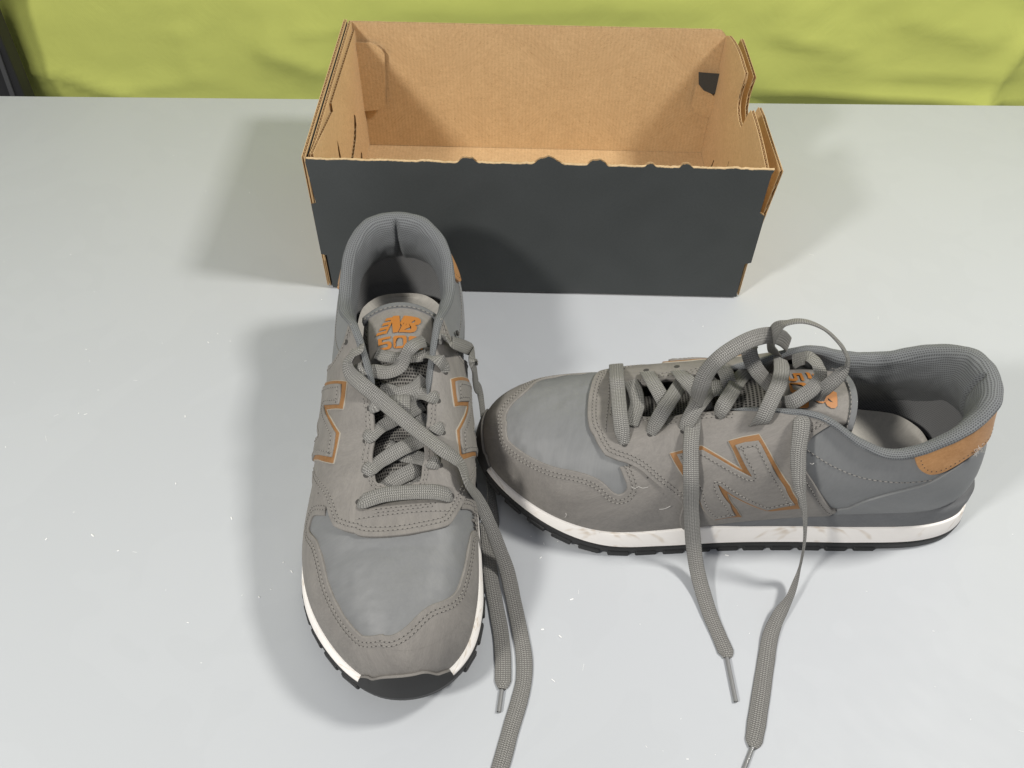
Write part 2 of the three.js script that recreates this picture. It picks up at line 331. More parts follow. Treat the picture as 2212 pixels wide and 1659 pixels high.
// panel: outline [phi, s] (closed), top at height t over the surface, skirt down to b
function panelGeo(outline, t, b, m, o = {}) {
  let l = resample(outline, o.step || 0.0022); if (area(l) < 0) l.reverse();
  const inner = shift(l, o.round ?? 0.0006), n = l.length;
  const pts = inner.map((q) => q.slice()), fixed = new Set();
  for (let i = 0; i < n; i++) { const a = i, c = (i + 1) % n; fixed.add(a < c ? a * 1e6 + c : c * 1e6 + a); }
  let tris = THREE.ShapeUtils.triangulateShape(inner.map(([f, s]) => new THREE.Vector2(f * KP, s * KS)), []);
  tris = refine(pts, tris, o.max || 0.006, fixed);
  const pos = [], nor = [], uv = [], idx = [];
  const put = (f, s, h, tilt, out) => { const J = surfJ(f, s), p = J.p.clone().addScaledVector(J.n, h), q = J.n.clone(); if (tilt) q.multiplyScalar(1 - tilt).addScaledVector(out, tilt).normalize();
    pos.push(p.x, p.y, p.z * m); nor.push(q.x, q.y, q.z * m); uv.push(f * KP * 10, (s * KS + (o.v0 || 0)) * 10); return pos.length / 3 - 1; };
  const bump = o.puff ? (f, s) => o.puff(f, s) : () => 0;
  for (const [f, s] of pts) put(f, s, t + bump(f, s));
  for (const [a, c, d] of tris) { if (m > 0) idx.push(a, c, d); else idx.push(a, d, c); }
  const outs = []; for (let i = 0; i < n; i++) { const J = surfJ(l[i][0], l[i][1]), tt = surf(...l[(i + 1) % n]).sub(surf(...l[(i - 1 + n) % n])); outs.push(V(0, 0, 0).crossVectors(tt, J.n).normalize()); }
  const mid = shift(l, (o.round ?? 0.0006) * 0.3);
  const rings = [[inner, t, 0.15], [mid, lerp(b, t, 0.86), 0.5], [l, lerp(b, t, 0.55), 0.9], [l, b, 1]].map(([q, h, tl]) => q.map((e, i) => put(e[0], e[1], h + bump(e[0], e[1]) * (tl < 0.2 ? 1 : 0), tl, outs[i])));
  for (let r = 0; r < rings.length - 1; r++) for (let i = 0; i < n; i++) { const j = (i + 1) % n, a = rings[r][i], c = rings[r][j], d = rings[r + 1][j], e = rings[r + 1][i]; if (m > 0) idx.push(a, e, d, a, d, c); else idx.push(a, d, e, a, c, d); }
  const g = new THREE.BufferGeometry(); g.setAttribute('position', new THREE.Float32BufferAttribute(pos, 3)); g.setAttribute('normal', new THREE.Float32BufferAttribute(nor, 3)); g.setAttribute('uv', new THREE.Float32BufferAttribute(uv, 2)); g.setIndex(idx);
  return g;
}
// stitches: little threads lying along a line, and the holes between them
const threadGeo = (() => { const g = new THREE.CapsuleGeometry(0.00034, 0.0010, 2, 5); g.rotateZ(Math.PI / 2); return g.toNonIndexed(); })();
const holeGeo = (() => { const g = new THREE.SphereGeometry(0.00042, 5, 3); g.scale(1, 0.35, 1); return g.toNonIndexed(); })();
class Stitches {
  constructor(m) { this.m = m; this.t = []; this.h = []; }
  line(l, h, pitch = 0.0026, at3 = surfJ) {
    const P = [], D = [0]; for (const [f, s] of l) { const J = at3(f, s); P.push([J.p.addScaledVector(J.n, h), J.n]); }
    for (let i = 1; i < P.length; i++) D.push(D[i - 1] + P[i][0].distanceTo(P[i - 1][0]));
    const L = D[D.length - 1], n = Math.floor(L / pitch); let k = 0;
    const at = (d) => { while (k < D.length - 2 && D[k + 1] < d) k++; const t = (d - D[k]) / (D[k + 1] - D[k] || 1); return [P[k][0].clone().lerp(P[k + 1][0], t), P[k][1].clone().lerp(P[k + 1][1], t).normalize(), P[k + 1][0].clone().sub(P[k][0]).normalize()]; };
    for (let i = 0; i < n; i++) for (const hole of [0, 1]) {
      const [p, nn, tt] = at((i + 0.5 + hole * 0.5) * L / n); const z = V(0, 0, 0).crossVectors(tt, nn).normalize(), y = V(0, 0, 0).crossVectors(z, tt);
      if (hole) p.addScaledVector(nn, -0.00005);
      else { const w = (rnd() - 0.5) * 0.14; tt.addScaledVector(z, w).normalize(); z.crossVectors(tt, y).normalize(); }
      const M4 = new THREE.Matrix4().makeBasis(V(tt.x, tt.y, tt.z * this.m), V(y.x, y.y, y.z * this.m), V(z.x, z.y, z.z * this.m).multiplyScalar(this.m)); M4.setPosition(p.x, p.y, p.z * this.m);
      (hole ? this.h : this.t).push(M4);
    }
  }
  build(parent) {
    for (const [name, list, geo, mat] of [['stitching', this.t, threadGeo, M.thread], ['stitch_holes', this.h, holeGeo, M.hole]]) {
      const src = geo.attributes.position, sn = geo.attributes.normal, N = src.count, pos = new Float32Array(N * 3 * list.length), nor = new Float32Array(N * 3 * list.length), v = V(), nm = new THREE.Matrix3();
      list.forEach((mm, i) => { nm.getNormalMatrix(mm); for (let k = 0; k < N; k++) { v.fromBufferAttribute(src, k).applyMatrix4(mm).toArray(pos, (i * N + k) * 3); v.fromBufferAttribute(sn, k).applyMatrix3(nm).normalize().toArray(nor, (i * N + k) * 3); } });
      const g = new THREE.BufferGeometry(); g.setAttribute('position', new THREE.BufferAttribute(pos, 3)); g.setAttribute('normal', new THREE.BufferAttribute(nor, 3));
      const o = add(name, g, mat, parent); o.userData.kind = 'stuff';
    }
  }
}
// ---------- tongue surface: a across -1..1 (to the outer side), b 0 front .. 1 top ----------
const TG = [[0.213, 0.0665, -0.005, 0.020], [0.192, 0.0750, -0.006, 0.021], [0.170, 0.0820, -0.007, 0.022], [0.142, 0.0900, -0.0065, 0.024], [0.116, 0.0945, -0.005, 0.026], [0.089, 0.0955, -0.004, 0.0255]];
function tong(a, b, out = V()) {
  const u = clamp(b, 0, 1) * (TG.length - 1), i = Math.min(TG.length - 2, Math.floor(u)), t = u - i, g = (k) => TG[clamp(k, 0, TG.length - 1)], q = [0, 1, 2, 3].map((e) => cr(g(i - 1)[e], g(i)[e], g(i + 1)[e], g(i + 2)[e], t));
  const x = q[0] + 0.006 * a * a * smooth(0.7, 1, b);
  return out.set(x, q[1] - 0.0105 * Math.pow(Math.abs(a), 2.2), q[2] + a * q[3]);
}
function tongJ(a, b) { const e = 0.004, p = tong(a, b), da = tong(a + e, b).sub(tong(a - e, b)), b0 = Math.max(0, b - e), b1 = Math.min(1, b + e), db = tong(a, b1).sub(tong(a, b0)), n = V().crossVectors(da, db).normalize(); if (n.y < 0) n.negate(); return { p, n, da: da.multiplyScalar(0.5 / e), db: db.multiplyScalar(1 / (b1 - b0)) }; }
// ---------- laces ----------
const laceW = 0.0092, laceT = 0.0010;
// pts: [Vector3 world, normal world, width scale]
function ribbon(pts, o = {}) {
  const W = o.w || laceW, T = o.t || laceT, n = (pts.length - 1) * 10, rows = [];
  const g = (i) => pts[clamp(i, 0, pts.length - 1)];
  const P = [], Nn = [], Wd = [];
  for (let k = 0; k <= n; k++) {
    const u = k / 10, i = Math.min(pts.length - 2, Math.floor(u)), t = u - i, a = g(i - 1), b = g(i), c = g(i + 1), d = g(i + 2);
    P.push(V(cr(a[0].x, b[0].x, c[0].x, d[0].x, t), cr(a[0].y, b[0].y, c[0].y, d[0].y, t), cr(a[0].z, b[0].z, c[0].z, d[0].z, t)));
    Nn.push(b[1].clone().lerp(c[1], t * t * (3 - 2 * t)).normalize()); Wd.push(lerp(b[2] ?? 1, c[2] ?? 1, t));
  }
  const K = 10, pos = [], uv = [], idx = []; let d = 0;
  for (let k = 0; k <= n; k++) {
    if (k) d += P[k].distanceTo(P[k - 1]);
    const t = P[Math.min(n, k + 1)].clone().sub(P[Math.max(0, k - 1)]).normalize(), side = V().crossVectors(t, Nn[k]).normalize(), up = V().crossVectors(side, t).normalize();
    const w = W * Wd[k] / 2 * (1 + 0.05 * nz(d * 90, o.seed || 0.3, 4)), h = T / 2 * (0.8 + 0.4 / Math.max(0.35, Wd[k]));
    for (let e = 0; e <= K; e++) {
      const an = e / K * Math.PI * 2, cx = Math.cos(an), sy = Math.sin(an), x = Math.sign(cx) * Math.pow(Math.abs(cx), 0.6) * w, y = Math.sign(sy) * Math.pow(Math.abs(sy), 0.7) * h;
      const p = P[k].clone().addScaledVector(side, x).addScaledVector(up, y); pos.push(p.x, p.y, p.z);
      uv.push((cx * 0.5 + 0.5) * Wd[k] + (sy < -0.001 ? 0.003 : 0), d / laceW);
    }
  }
  for (let k = 0; k < n; k++) for (let e = 0; e < K; e++) { const a = k * (K + 1) + e, b = a + 1, c = a + K + 1, f = c + 1; idx.push(a, c, b, b, c, f); }
  for (const [r, s] of [[0, 1], [n, -1]]) for (let e = 1; e < K - 1; e++) { const a = r * (K + 1); if (s < 0) idx.push(a, a + e, a + e + 1); else idx.push(a, a + e + 1, a + e); }
  const geo = new THREE.BufferGeometry(); geo.setAttribute('position', new THREE.Float32BufferAttribute(pos, 3)); geo.setAttribute('uv', new THREE.Float32BufferAttribute(uv, 2)); geo.setIndex(idx); geo.computeVertexNormals();
  const nn = geo.attributes.normal; for (let k = 0; k <= n; k++) { const a = k * (K + 1), b = a + K, v = V(nn.getX(a) + nn.getX(b), nn.getY(a) + nn.getY(b), nn.getZ(a) + nn.getZ(b)).normalize(); nn.setXYZ(a, v.x, v.y, v.z); nn.setXYZ(b, v.x, v.y, v.z); }
  return geo;
}
// a lace point seen at a pixel, resting on the shoe (or its tongue) with a clearance d
function onShoe(S, x, y, d = 0.0012, w = 1) {
  const o = EYE.clone().applyMatrix4(S.inv), dir = rayDir(x, y).transformDirection(S.inv); o.z *= S.m; dir.z *= S.m;
  let best = null; const r = S.pick(x, y); if (r) { const J = surfJ(...r); const t = J.p.clone().sub(o).dot(dir); if (J.n.dot(dir) < 0.1) best = { t, p: J.p, n: J.n }; }
  let bt = 1e9, ba; for (let i = -14; i <= 14; i++) for (let j = 0; j <= 40; j++) { const p = tong(i / 14, j / 40), q = p.sub(o), e = q.clone().cross(dir).length(); if (e < bt) { bt = e; ba = [i / 14, j / 40, q.dot(dir)]; } }
  if (bt < 0.003 && (!best || ba[2] < best.t)) { const J = tongJ(ba[0], ba[1]); const t = J.p.clone().sub(o).dot(J.n) / dir.dot(J.n); best = { t, p: o.clone().addScaledVector(dir, t), n: J.n }; }
  if (!best) { // just past the outline: take the nearest place on the surface
    let bd = 1e9, bi = 0; RG.p.forEach((p, i) => { const e = p.clone().sub(o).cross(dir).lengthSq(); if (e < bd) { bd = e; bi = i; } });
    const J = surfJ((bi % (RG.nu + 1)) / RG.nu, Math.floor(bi / (RG.nu + 1)) / RG.nv), q = J.p.addScaledVector(J.n, d); return [S.world(q), V(J.n.x, J.n.y, J.n.z * S.m).transformDirection(S.g.matrixWorld), w];
  }
  // the clearance lifts the point along the view-free normal, then slides it back under the pixel
  const lift = best.p.clone().addScaledVector(best.n, d), k = lift.clone().sub(o).dot(best.n) / dir.dot(best.n), p = o.clone().addScaledVector(dir, k);
  const nw = V(best.n.x, best.n.y, best.n.z * S.m).transformDirection(S.g.matrixWorld);
  return [S.world(p), nw, w];
}
const UP = V(0, 1, 0);
const airZ = (x, y, Z, n = UP, w = 1) => [onZ(x, y, Z), n.clone().normalize(), w];
const air = (x, y, Y, n = UP, w = 1) => [onY(x, y, Y), n.clone().normalize(), w];
function finishLaces(S, L, ends) {
  const g = mergeGeometries(L.map((p, i) => ribbon(p, { seed: i * 1.7 }))); g.applyMatrix4(S.inv);
  const lace = add('lace', g, M.lace, S.g);
  for (const [a, b] of ends) {
    const p = onY(...a, 0.0012), q = onY(...b, 0.0012), c = new THREE.CatmullRomCurve3([p, p.clone().lerp(q, 0.5), q]);
    const t = new THREE.TubeGeometry(c, 6, 0.00125, 8); t.applyMatrix4(S.inv); const o = add('aglet', t, M.aglet, lace);
  }
}
// ---------- shoe box of corrugated board ----------
{
  const kraftBase = (f, k) => (u, v) => { const n = tnoise(u, v, 90) * 8 + tnoise(u, v, 34, 4) * 6 + tnoise(u, v, 6, 7) * 5, fl = Math.sin(u * Math.PI * 2 * f) * k; const fleck = tnoise(u, v, 150, 2) > 0.42 ? -16 : 0; return [201 + n + fl + fleck, 170 + n + fl + fleck, 127 + n * 0.9 + fl + fleck]; };
  M.kraft = new THREE.MeshStandardMaterial({ map: tex(512, 512, kraftBase(40, 2.2), true), roughness: 0.9, bumpMap: tex(512, 512, (u, v) => 128 + 70 * Math.sin(u * Math.PI * 2 * 40) + 30 * tnoise(u, v, 60)), bumpScale: 0.00006 });
  M.printed = new THREE.MeshPhysicalMaterial({ map: tex(512, 512, (u, v) => { const n = tnoise(u, v, 5) * 3 + tnoise(u, v, 120, 3) * 3; return [69 + n, 72 + n, 72 + n]; }, true), roughness: 0.55, specularIntensity: 0.6 });
  M.torn = new THREE.MeshStandardMaterial({ map: tex(256, 256, (u, v) => { const n = tnoise(u, v, 40) * 26; return [206 + n, 178 + n, 136 + n]; }, true), roughness: 0.95 });
  const X0 = 0.0165, Z0 = -0.5081, HL = 0.165, W = 0.202, H = 0.1223, T = 0.0026;
  const box = group('shoe_box', 'open cardboard shoe box, dark grey outside and brown inside, without its lid', 'box');
  box.position.set(X0, 0, Z0); box.rotation.y = -0.0073; box.updateMatrixWorld(true);
  const inv = box.matrixWorld.clone().invert();
  // where a pixel's line of sight meets a plane given in the box frame
  const hit = (px, pt, n) => { const o = EYE.clone().applyMatrix4(inv), d = rayDir(...px).transformDirection(inv); return o.addScaledVector(d, pt.clone().sub(o).dot(n) / d.dot(n)); };
  // board: outline in the (a, b) plane; O + a*A + b*B is its inner face, N points to the outer face
  function board(name, poly, O, Av, Bv, mats, holes = [], parent = box, thick = T, flute = true) {
    const N = V().crossVectors(Av, Bv).multiplyScalar(mats.side || 1), inside = (h, x, y) => { let c = false; for (let i = 0, j = h.length - 1; i < h.length; j = i++) if ((h[i][1] > y) !== (h[j][1] > y) && x < (h[j][0] - h[i][0]) * (y - h[i][1]) / (h[j][1] - h[i][1]) + h[i][0]) c = !c; return c; };
    const place = (g) => { g.applyMatrix4(new THREE.Matrix4().makeBasis(Av, Bv, N).setPosition(O)); if ((mats.side || 1) < 0) { if (g.index) { const a = g.index.array; for (let i = 0; i < a.length; i += 3) { const q = a[i + 1]; a[i + 1] = a[i + 2]; a[i + 2] = q; } } else for (const at of Object.values(g.attributes)) { const n = at.itemSize, a = at.array; for (let i = 0; i < at.count; i += 3) for (let k = 0; k < n; k++) { const q = a[(i + 1) * n + k]; a[(i + 1) * n + k] = a[(i + 2) * n + k]; a[(i + 2) * n + k] = q; } } } return g; };
    const liner = (z0, z1) => {
      const s = new THREE.Shape(poly.map(([x, y]) => new THREE.Vector2(x, y))); for (const h of holes) s.holes.push(new THREE.Path(h.map(([x, y]) => new THREE.Vector2(x, y))));
      const g = new THREE.ExtrudeGeometry(s, { depth: z1 - z0, bevelEnabled: false }); g.translate(0, 0, z0);
      const uv = g.attributes.uv, p = g.attributes.position; for (let i = 0; i < uv.count; i++) uv.setXY(i, p.getX(i) * 8, p.getY(i) * 8);
      return place(g); };
    const t = 0.00035;
    const inner = add(name, liner(0, t), mats.inner, parent);
    add('outer_liner', liner(thick - t, thick), mats.outer, inner);
    if (mats.print) { const cx = poly.reduce((a, q) => a + q[0], 0) / poly.length, xs = poly.map((q) => q[0]), ys = poly.map((q) => q[1]), sx = 1 - 0.003 / (Math.max(...xs) - Math.min(...xs)), y0 = Math.min(...ys), sy = 1 - 0.0016 / (Math.max(...ys) - y0), mx = (Math.max(...xs) + Math.min(...xs)) / 2; const sv = poly; poly = poly.map(([a, b]) => [mx + (a - mx) * sx, y0 + (b - y0) * sy]); add('printed_sheet', liner(thick + 0.0001, thick + 0.0003), M.printed, inner); poly = sv; }
    if (flute) {
      const xs = poly.map((p) => p[0]), x0 = Math.min(...xs), x1 = Math.max(...xs), wl = 0.0042, n = Math.ceil((x1 - x0) / wl * 8), pos = [], idx = [];
      const span = (x) => { const ys = []; for (const h of [poly, ...holes]) for (let i = 0, j = h.length - 1; i < h.length; j = i++) if ((h[i][0] > x) !== (h[j][0] > x)) ys.push(h[i][1] + (h[j][1] - h[i][1]) * (x - h[i][0]) / (h[j][0] - h[i][0])); return ys.sort((a, b) => a - b); };
      for (let i = 0; i < n; i++) { const xa = lerp(x0, x1, i / n), xb = lerp(x0, x1, (i + 1) / n), ys = span((xa + xb) / 2); const za = thick / 2 + (thick / 2 - t) * Math.sin(xa / wl * Math.PI * 2), zb = thick / 2 + (thick / 2 - t) * Math.sin(xb / wl * Math.PI * 2);
        for (let k = 0; k + 1 < ys.length; k += 2) { const e = 0.0003, b = pos.length / 3; if (ys[k + 1] - ys[k] < 0.001) continue; pos.push(xa, ys[k] + e, za, xb, ys[k] + e, zb, xb, ys[k + 1] - e, zb, xa, ys[k + 1] - e, za); idx.push(b, b + 1, b + 2, b, b + 2, b + 3); } }
      const g = new THREE.BufferGeometry(); g.setAttribute('position', new THREE.Float32BufferAttribute(pos, 3)); g.setIndex(idx); g.computeVertexNormals(); g.setAttribute('uv', new THREE.Float32BufferAttribute(new Float32Array(pos.length / 3 * 2), 2)); place(g);
      add('fluting', g, M.kraft, inner);
    }
    return inner;
  }
  const K = { inner: M.kraft, outer: M.kraft }, P = { inner: M.kraft, outer: M.kraft, print: true };
  const X = V(1, 0, 0), Y = V(0, 1, 0), Z = V(0, 0, 1);
  // front wall: torn upper edge, slots at both ends
  {
    // ragged stubs of the lid's hinge are left standing on the rim
    const stubs = [[985, 1036, 0.0046], [1148, 1222, 0.0066], [1266, 1318, 0.0052], [1392, 1418, 0.0026], [1466, 1500, 0.0036]].map(([a, b, h]) => [hit([a, 360], V(0, H, 0), Y).x, hit([b, 362], V(0, H, 0), Y).x, h]);
    const stub = (x) => { for (const [a, b, h] of stubs) if (x > a && x < b) { const u = (x - a) / (b - a); return h * smooth(0, 0.3, u) * (1 - smooth(0.62, 1, u)) * (0.85 + 0.35 * nz(u * 4 + a * 90, 2)) + 0.0005 * nz(x * 800, 4) * smooth(0, 0.2, u) * (1 - smooth(0.8, 1, u)); } return 0; };
    const topE = [], rimE = []; const jag = (x) => 0.0006 * nz(x * 260, 1) + 0.0010 * nz(x * 70, 5) + 0.0004 * nz(x * 900, 8);
    for (let i = 0; i <= 420; i++) { const x = lerp(HL - 0.0012, -HL + 0.0012, i / 420); const y = H - 0.0005 + jag(x); rimE.push([x, y]); topE.push([x, y + stub(x)]); }
    const poly = [[-HL + 0.003, 0.0015], [HL - 0.003, 0.0015], [HL - 0.0035, 0.036], [HL + 0.0012, 0.0375], [HL + 0.0012, 0.082], [HL - 0.003, 0.0845], [HL - 0.0025, H - 0.004], ...topE, [-HL + 0.0005, H - 0.003], [-HL + 0.0025, 0.0845], [-HL - 0.0012, 0.0835], [-HL - 0.0012, 0.036], [-HL + 0.003, 0.035]];
    const f = board('front_wall', poly, V(0, 0, -T), X, Y, { inner: M.kraft, outer: M.printed });
    // rim of torn paper
    const rim = new THREE.TubeGeometry(new THREE.CatmullRomCurve3(rimE.filter((_, i) => i % 3 === 0).map(([x, y]) => V(x, y, -T * 0.62 - (stub(x) > 0.0004 ? 0.0006 : 0) + 0.0003 * nz(x * 300, 3)))), 360, 0.0012, 5); rim.scale(1, 1, 1);
    const rp = rim.attributes.position; for (let i = 0; i < rp.count; i++) { const x = rp.getX(i); rp.setXYZ(i, x, rp.getY(i) - 0.0004 + 0.0004 * nz(x * 1300, rp.getZ(i) * 900), rp.getZ(i) + 0.0005 * nz(x * 700, rp.getY(i) * 500, 2)); } rim.computeVertexNormals();
    add('torn_edge', rim, M.torn, f);
  }
  // back wall
  { const topE = []; for (let i = 0; i <= 120; i++) { const x = lerp(HL - 0.002, -HL + 0.002, i / 120); topE.push([x, H + 0.0006 - 0.010 * smooth(HL - 0.012, HL, x) + 0.0003 * nz(x * 120, 9)]); }
    board('back_wall', [[-HL + 0.002, 0.0015], [HL - 0.002, 0.0015], ...topE], V(0, 0, -W + T), X, Y, { ...P, side: -1 }); }
  board('floor_panel', [[-HL + 0.003, 0.003], [HL - 0.003, 0.003], [HL - 0.003, W - 0.003], [-HL + 0.003, W - 0.003]], V(0, T, 0), X, V(0, 0, -1), { ...P, side: -1 }, [], box, T - 0.0004, false);
  // side walls: outlines traced in the wall's own plane (a = depth from the front, b = height)
  const inPlane = (C, x, l) => { const o = []; for (let i = 0; i < l.length; i += 2) { const h = hit(C(l[i], l[i + 1]), V(x, 0, 0), X); o.push([clamp(-h.z, 0.0028, W - 0.0028), Math.max(0.003, h.y)]); } return o; };
  const D = V(0, 0, -1);
  const smoothPoly = (l, n = 5) => spl(l, n);
  {
    const xi = HL - T - 0.0012;   // inner layer on the right
    const notch = inPlane(C8, xi, [1008, 850, 985, 740, 955, 620, 926, 530, 905, 560, 885, 600, 871, 625, 858, 585, 852, 530, 856, 475, 870, 420, 886, 370, 893, 328, 880, 290, 862, 230, 840, 180, 822, 150, 800, 125, 778, 106]);
    const p0 = smoothPoly(notch.slice(0, 4), 4), p1 = smoothPoly(notch.slice(3, 7), 4), p2 = smoothPoly(notch.slice(6, 13), 4), p3 = smoothPoly(notch.slice(12), 4);
    const top = [...p0, ...p1.slice(1), ...p2.slice(1), ...p3.slice(1)];
    const slit = (l) => inPlane(C8, xi, l);
    board('right_wall', [[0.003, 0.003], [0.003, H - 0.004], ...top, [W - 0.003, 0.003]].reverse(), V(xi, 0, 0), D, Y, { ...K, side: -1 }, [slit([720, 800, 724, 806, 708, 846, 701, 846]), slit([803, 808, 806, 812, 797, 846, 793, 846])]);
    // outer layer, its upper half sprung outwards
    board('outer_flap', [[0.002, 0.0015], [W - 0.002, 0.0015], [W - 0.002, 0.066], [0.002, 0.066]].reverse(), V(HL - T * 0.2, 0, 0), D, Y, { ...P, side: -1 });
    const lean = 0.19, Bv = V(Math.sin(lean), Math.cos(lean), 0), O = V(HL - T * 0.2 + 0.0014, 0.0665, 0), pn = V().crossVectors(D, Bv);
    const tr = (l) => { const o = []; for (let i = 0; i < l.length; i += 2) { const h = hit(C8(l[i], l[i + 1]), O, pn).sub(O); o.push([clamp(-h.z, 0.0, W), Math.max(0.0005, h.dot(Bv))]); } return o; };
    const f1 = tr([1002, 1090, 1085, 862, 1050, 760, 1010, 640, 985, 560, 966, 516, 950, 540, 925, 620]); // piece before the thumb notch
    f1[0] = [0.001, 0.0005]; const last = f1[f1.length - 1]; f1.push([last[0] + 0.012, 0.0005]);
    board('outer_flap', f1.reverse(), O, D, Bv, { ...K, side: -1 });
    const f2 = tr([895, 600, 893, 520, 905, 450, 925, 390, 938, 352, 915, 280, 885, 190, 862, 122, 850, 128, 842, 150]);
    f2.unshift([f2[0][0] - 0.002, 0.0005]); f2.push([f2[f2.length - 1][0] + 0.004, 0.0005]);
    board('outer_flap', f2.reverse(), O, D, Bv, { ...K, side: -1 });
  }
  {
    const xi = -HL + T + 0.0016;
    const top = inPlane(C7, xi, [90, 830, 150, 690, 205, 575, 214, 560, 206, 515, 255, 360, 300, 220, 348, 68]).map(([a, b]) => [a, clamp(b, H - 0.012, H + 0.004)]);
    const slit = (l) => inPlane(C7, xi, l);
    board('left_wall', [[0.003, 0.003], ...top, [W - 0.003, 0.003]], V(xi, 0, 0), D, Y, { ...K, side: 1 }, [slit([335, 576, 343, 585, 350, 640, 347, 720, 330, 842, 316, 842, 332, 720, 336, 640]), slit([237, 722, 244, 745, 264, 838, 252, 838, 243, 780]), slit([376, 788, 382, 800, 386, 850, 376, 850, 372, 815])]);
    board('outer_flap', [[0.002, 0.0015], [0.001, H + 0.001], [W - 0.002, H + 0.003], [W - 0.002, 0.0015]], V(-HL + T * 0.2 - 0.0022, 0, 0), D, Y, { ...P, side: 1 });
    board('outer_flap', [[0.0, 0.085], [0.001, H - 0.001], [W - 0.003, H + 0.0015], [W - 0.003, 0.085]], V(-HL + T * 0.2 + 0.0016, 0, 0), D, Y, { inner: M.kraft, outer: M.kraft, side: 1 });
  }
  // tabs of the side walls turned against the back wall
  {
    const zt = -W + T + 0.0048, tabs = (C, l, mat, name) => { const poly = []; for (let i = 0; i < l.length; i += 2) { const h = hit(C(l[i], l[i + 1]), V(0, 0, zt), Z); poly.push([clamp(h.x, -HL + 0.006, HL - 0.006), h.y]); } return poly; };
    const s = (p) => p; const a = tabs(C7, [362, 170, 440, 172, 478, 186, 508, 210, 525, 238, 529, 380, 530, 515, 512, 540, 488, 552, 405, 560]);
    board('corner_tab', a.reverse(), V(0, 0, zt), X, Y, { ...K, side: -1 }, [], box, 0.0016, false);
    const b = tabs(C8, [622, 380, 640, 405, 690, 440, 745, 460, 700, 575, 640, 560, 600, 535, 585, 500, 600, 430]);
    board('corner_tab', b, V(0, 0, zt), X, Y, { ...K, side: -1 }, [], box, 0.0016, false);
    const c = tabs(C8, [622, 320, 775, 330, 770, 440, 690, 437, 650, 420, 622, 385]);
    board('corner_tab', c, V(0, 0, zt + 0.0012), X, Y, { inner: M.printed, outer: M.kraft, side: -1 }, [], box, 0.0009, false);
  }
}
// ---------- shoe materials ----------
const leatherBump = tex(512, 512, (u, v) => 128 + 46 * tnoise(u, v, 90) + 40 * tnoise(u, v, 190, 3) + 20 * tnoise(u, v, 34, 7));
const mott = (r, g, b, k, f = 7) => tex(512, 512, (u, v) => { const n = tnoise(u, v, f) * 0.7 + tnoise(u, v, f * 3.3, 3) * 0.5 + tnoise(u, v, f * 11, 9) * 0.3; const q = n + 0.45 * tnoise(u, v, 61, 21) + 0.5 * tnoise(u, v, 118, 13); return [r + q * k, g + q * k * 0.96, b + q * k * 0.9]; }, true);
const texT = mott(127, 123, 118, 9), texBl = mott(120, 121, 121, 4, 5);
leatherBump.repeat.set(1, 1);
M.taupe = new THREE.MeshPhysicalMaterial({ map: texT, roughness: 0.62, bumpMap: leatherBump, bumpScale: 0.00022, specularIntensity: 0.6 });
M.blue = new THREE.MeshPhysicalMaterial({ map: texBl, roughness: 0.52, bumpMap: leatherBump, bumpScale: 0.00008, specularIntensity: 0.7 });
M.rubber = new THREE.MeshStandardMaterial({ color: lin(0.02, 0.02, 0.02), roughness: 0.6 });
const whiteTex = tex(512, 256, (u, v) => { const n = tnoise(u, v, 5) + 0.6 * tnoise(u, v, 17, 2), d = smooth(0.1, 0.75, tnoise(u, v, 11, 6) + 0.5 * tnoise(u, v, 29, 8)); return [247 + n * 4 - d * 30, 242 + n * 4 - d * 38, 236 + n * 4 - d * 48]; }, true);
M.white = new THREE.MeshStandardMaterial({ map: whiteTex, roughness: 0.65 });
M.wedge = new THREE.MeshStandardMaterial({ map: mott(104, 105, 106, 6), roughness: 0.75 });
M.orange = new THREE.MeshStandardMaterial({ map: mott(136, 97, 56, 10, 9), roughness: 0.6 });
M.tan = new THREE.MeshPhysicalMaterial({ map: mott(172, 128, 84, 12, 8), roughness: 0.45, bumpMap: leatherBump, bumpScale: 0.0001, specularIntensity: 0.6 });
M.cut = new THREE.MeshStandardMaterial({ color: lin(0.32, 0.29, 0.24), roughness: 0.85 });
M.print = new THREE.MeshStandardMaterial({ color: 0xa4692c, roughness: 0.5 });
M.thread = new THREE.MeshStandardMaterial({ color: lin(0.25, 0.235, 0.215), roughness: 0.8 });
M.hole = new THREE.MeshStandardMaterial({ color: lin(0.05, 0.047, 0.043), roughness: 0.9 });
M.insole = new THREE.MeshStandardMaterial({ map: mott(182, 178, 170, 8, 20), roughness: 0.9 });
// knitted spacer mesh of the collar: rows of small open cells, 8 x 8 to a tile
const cell = (u, v, n) => { const x = u * n, y = v * n, r = Math.floor(y), ox = (r & 1) * 0.5, fx = (x + ox) % 1 - 0.5, fy = y % 1 - 0.5; return smooth(0.20, 0.42, Math.hypot(fx, fy * 1.15)); };
const meshCol = tex(256, 256, (u, v) => { const c = cell(u, v, 8), n = tnoise(u, v, 40) * 8; return [84 + c * 32 + n, 86 + c * 32 + n, 87 + c * 32 + n]; }, true);
const meshBump = tex(256, 256, (u, v) => 255 * cell(u, v, 8));
M.mesh = new THREE.MeshStandardMaterial({ map: meshCol, bumpMap: meshBump, bumpScale: 0.0003, roughness: 0.85 });
M.lining = new THREE.MeshStandardMaterial({ map: tex(256, 256, (u, v) => { const c = cell(u, v, 8); return 84 + c * 36; }, true), roughness: 0.9 });
const tgCol = tex(256, 256, (u, v) => { const c = cell(u, v, 5), n = tnoise(u, v, 30) * 14; return [24 + c * 84 + n, 23 + c * 82 + n, 22 + c * 78 + n]; }, true);
M.tongue = new THREE.MeshStandardMaterial({ map: tgCol, bumpMap: tex(256, 256, (u, v) => 255 * cell(u, v, 5)), bumpScale: 0.0008, roughness: 0.6 });
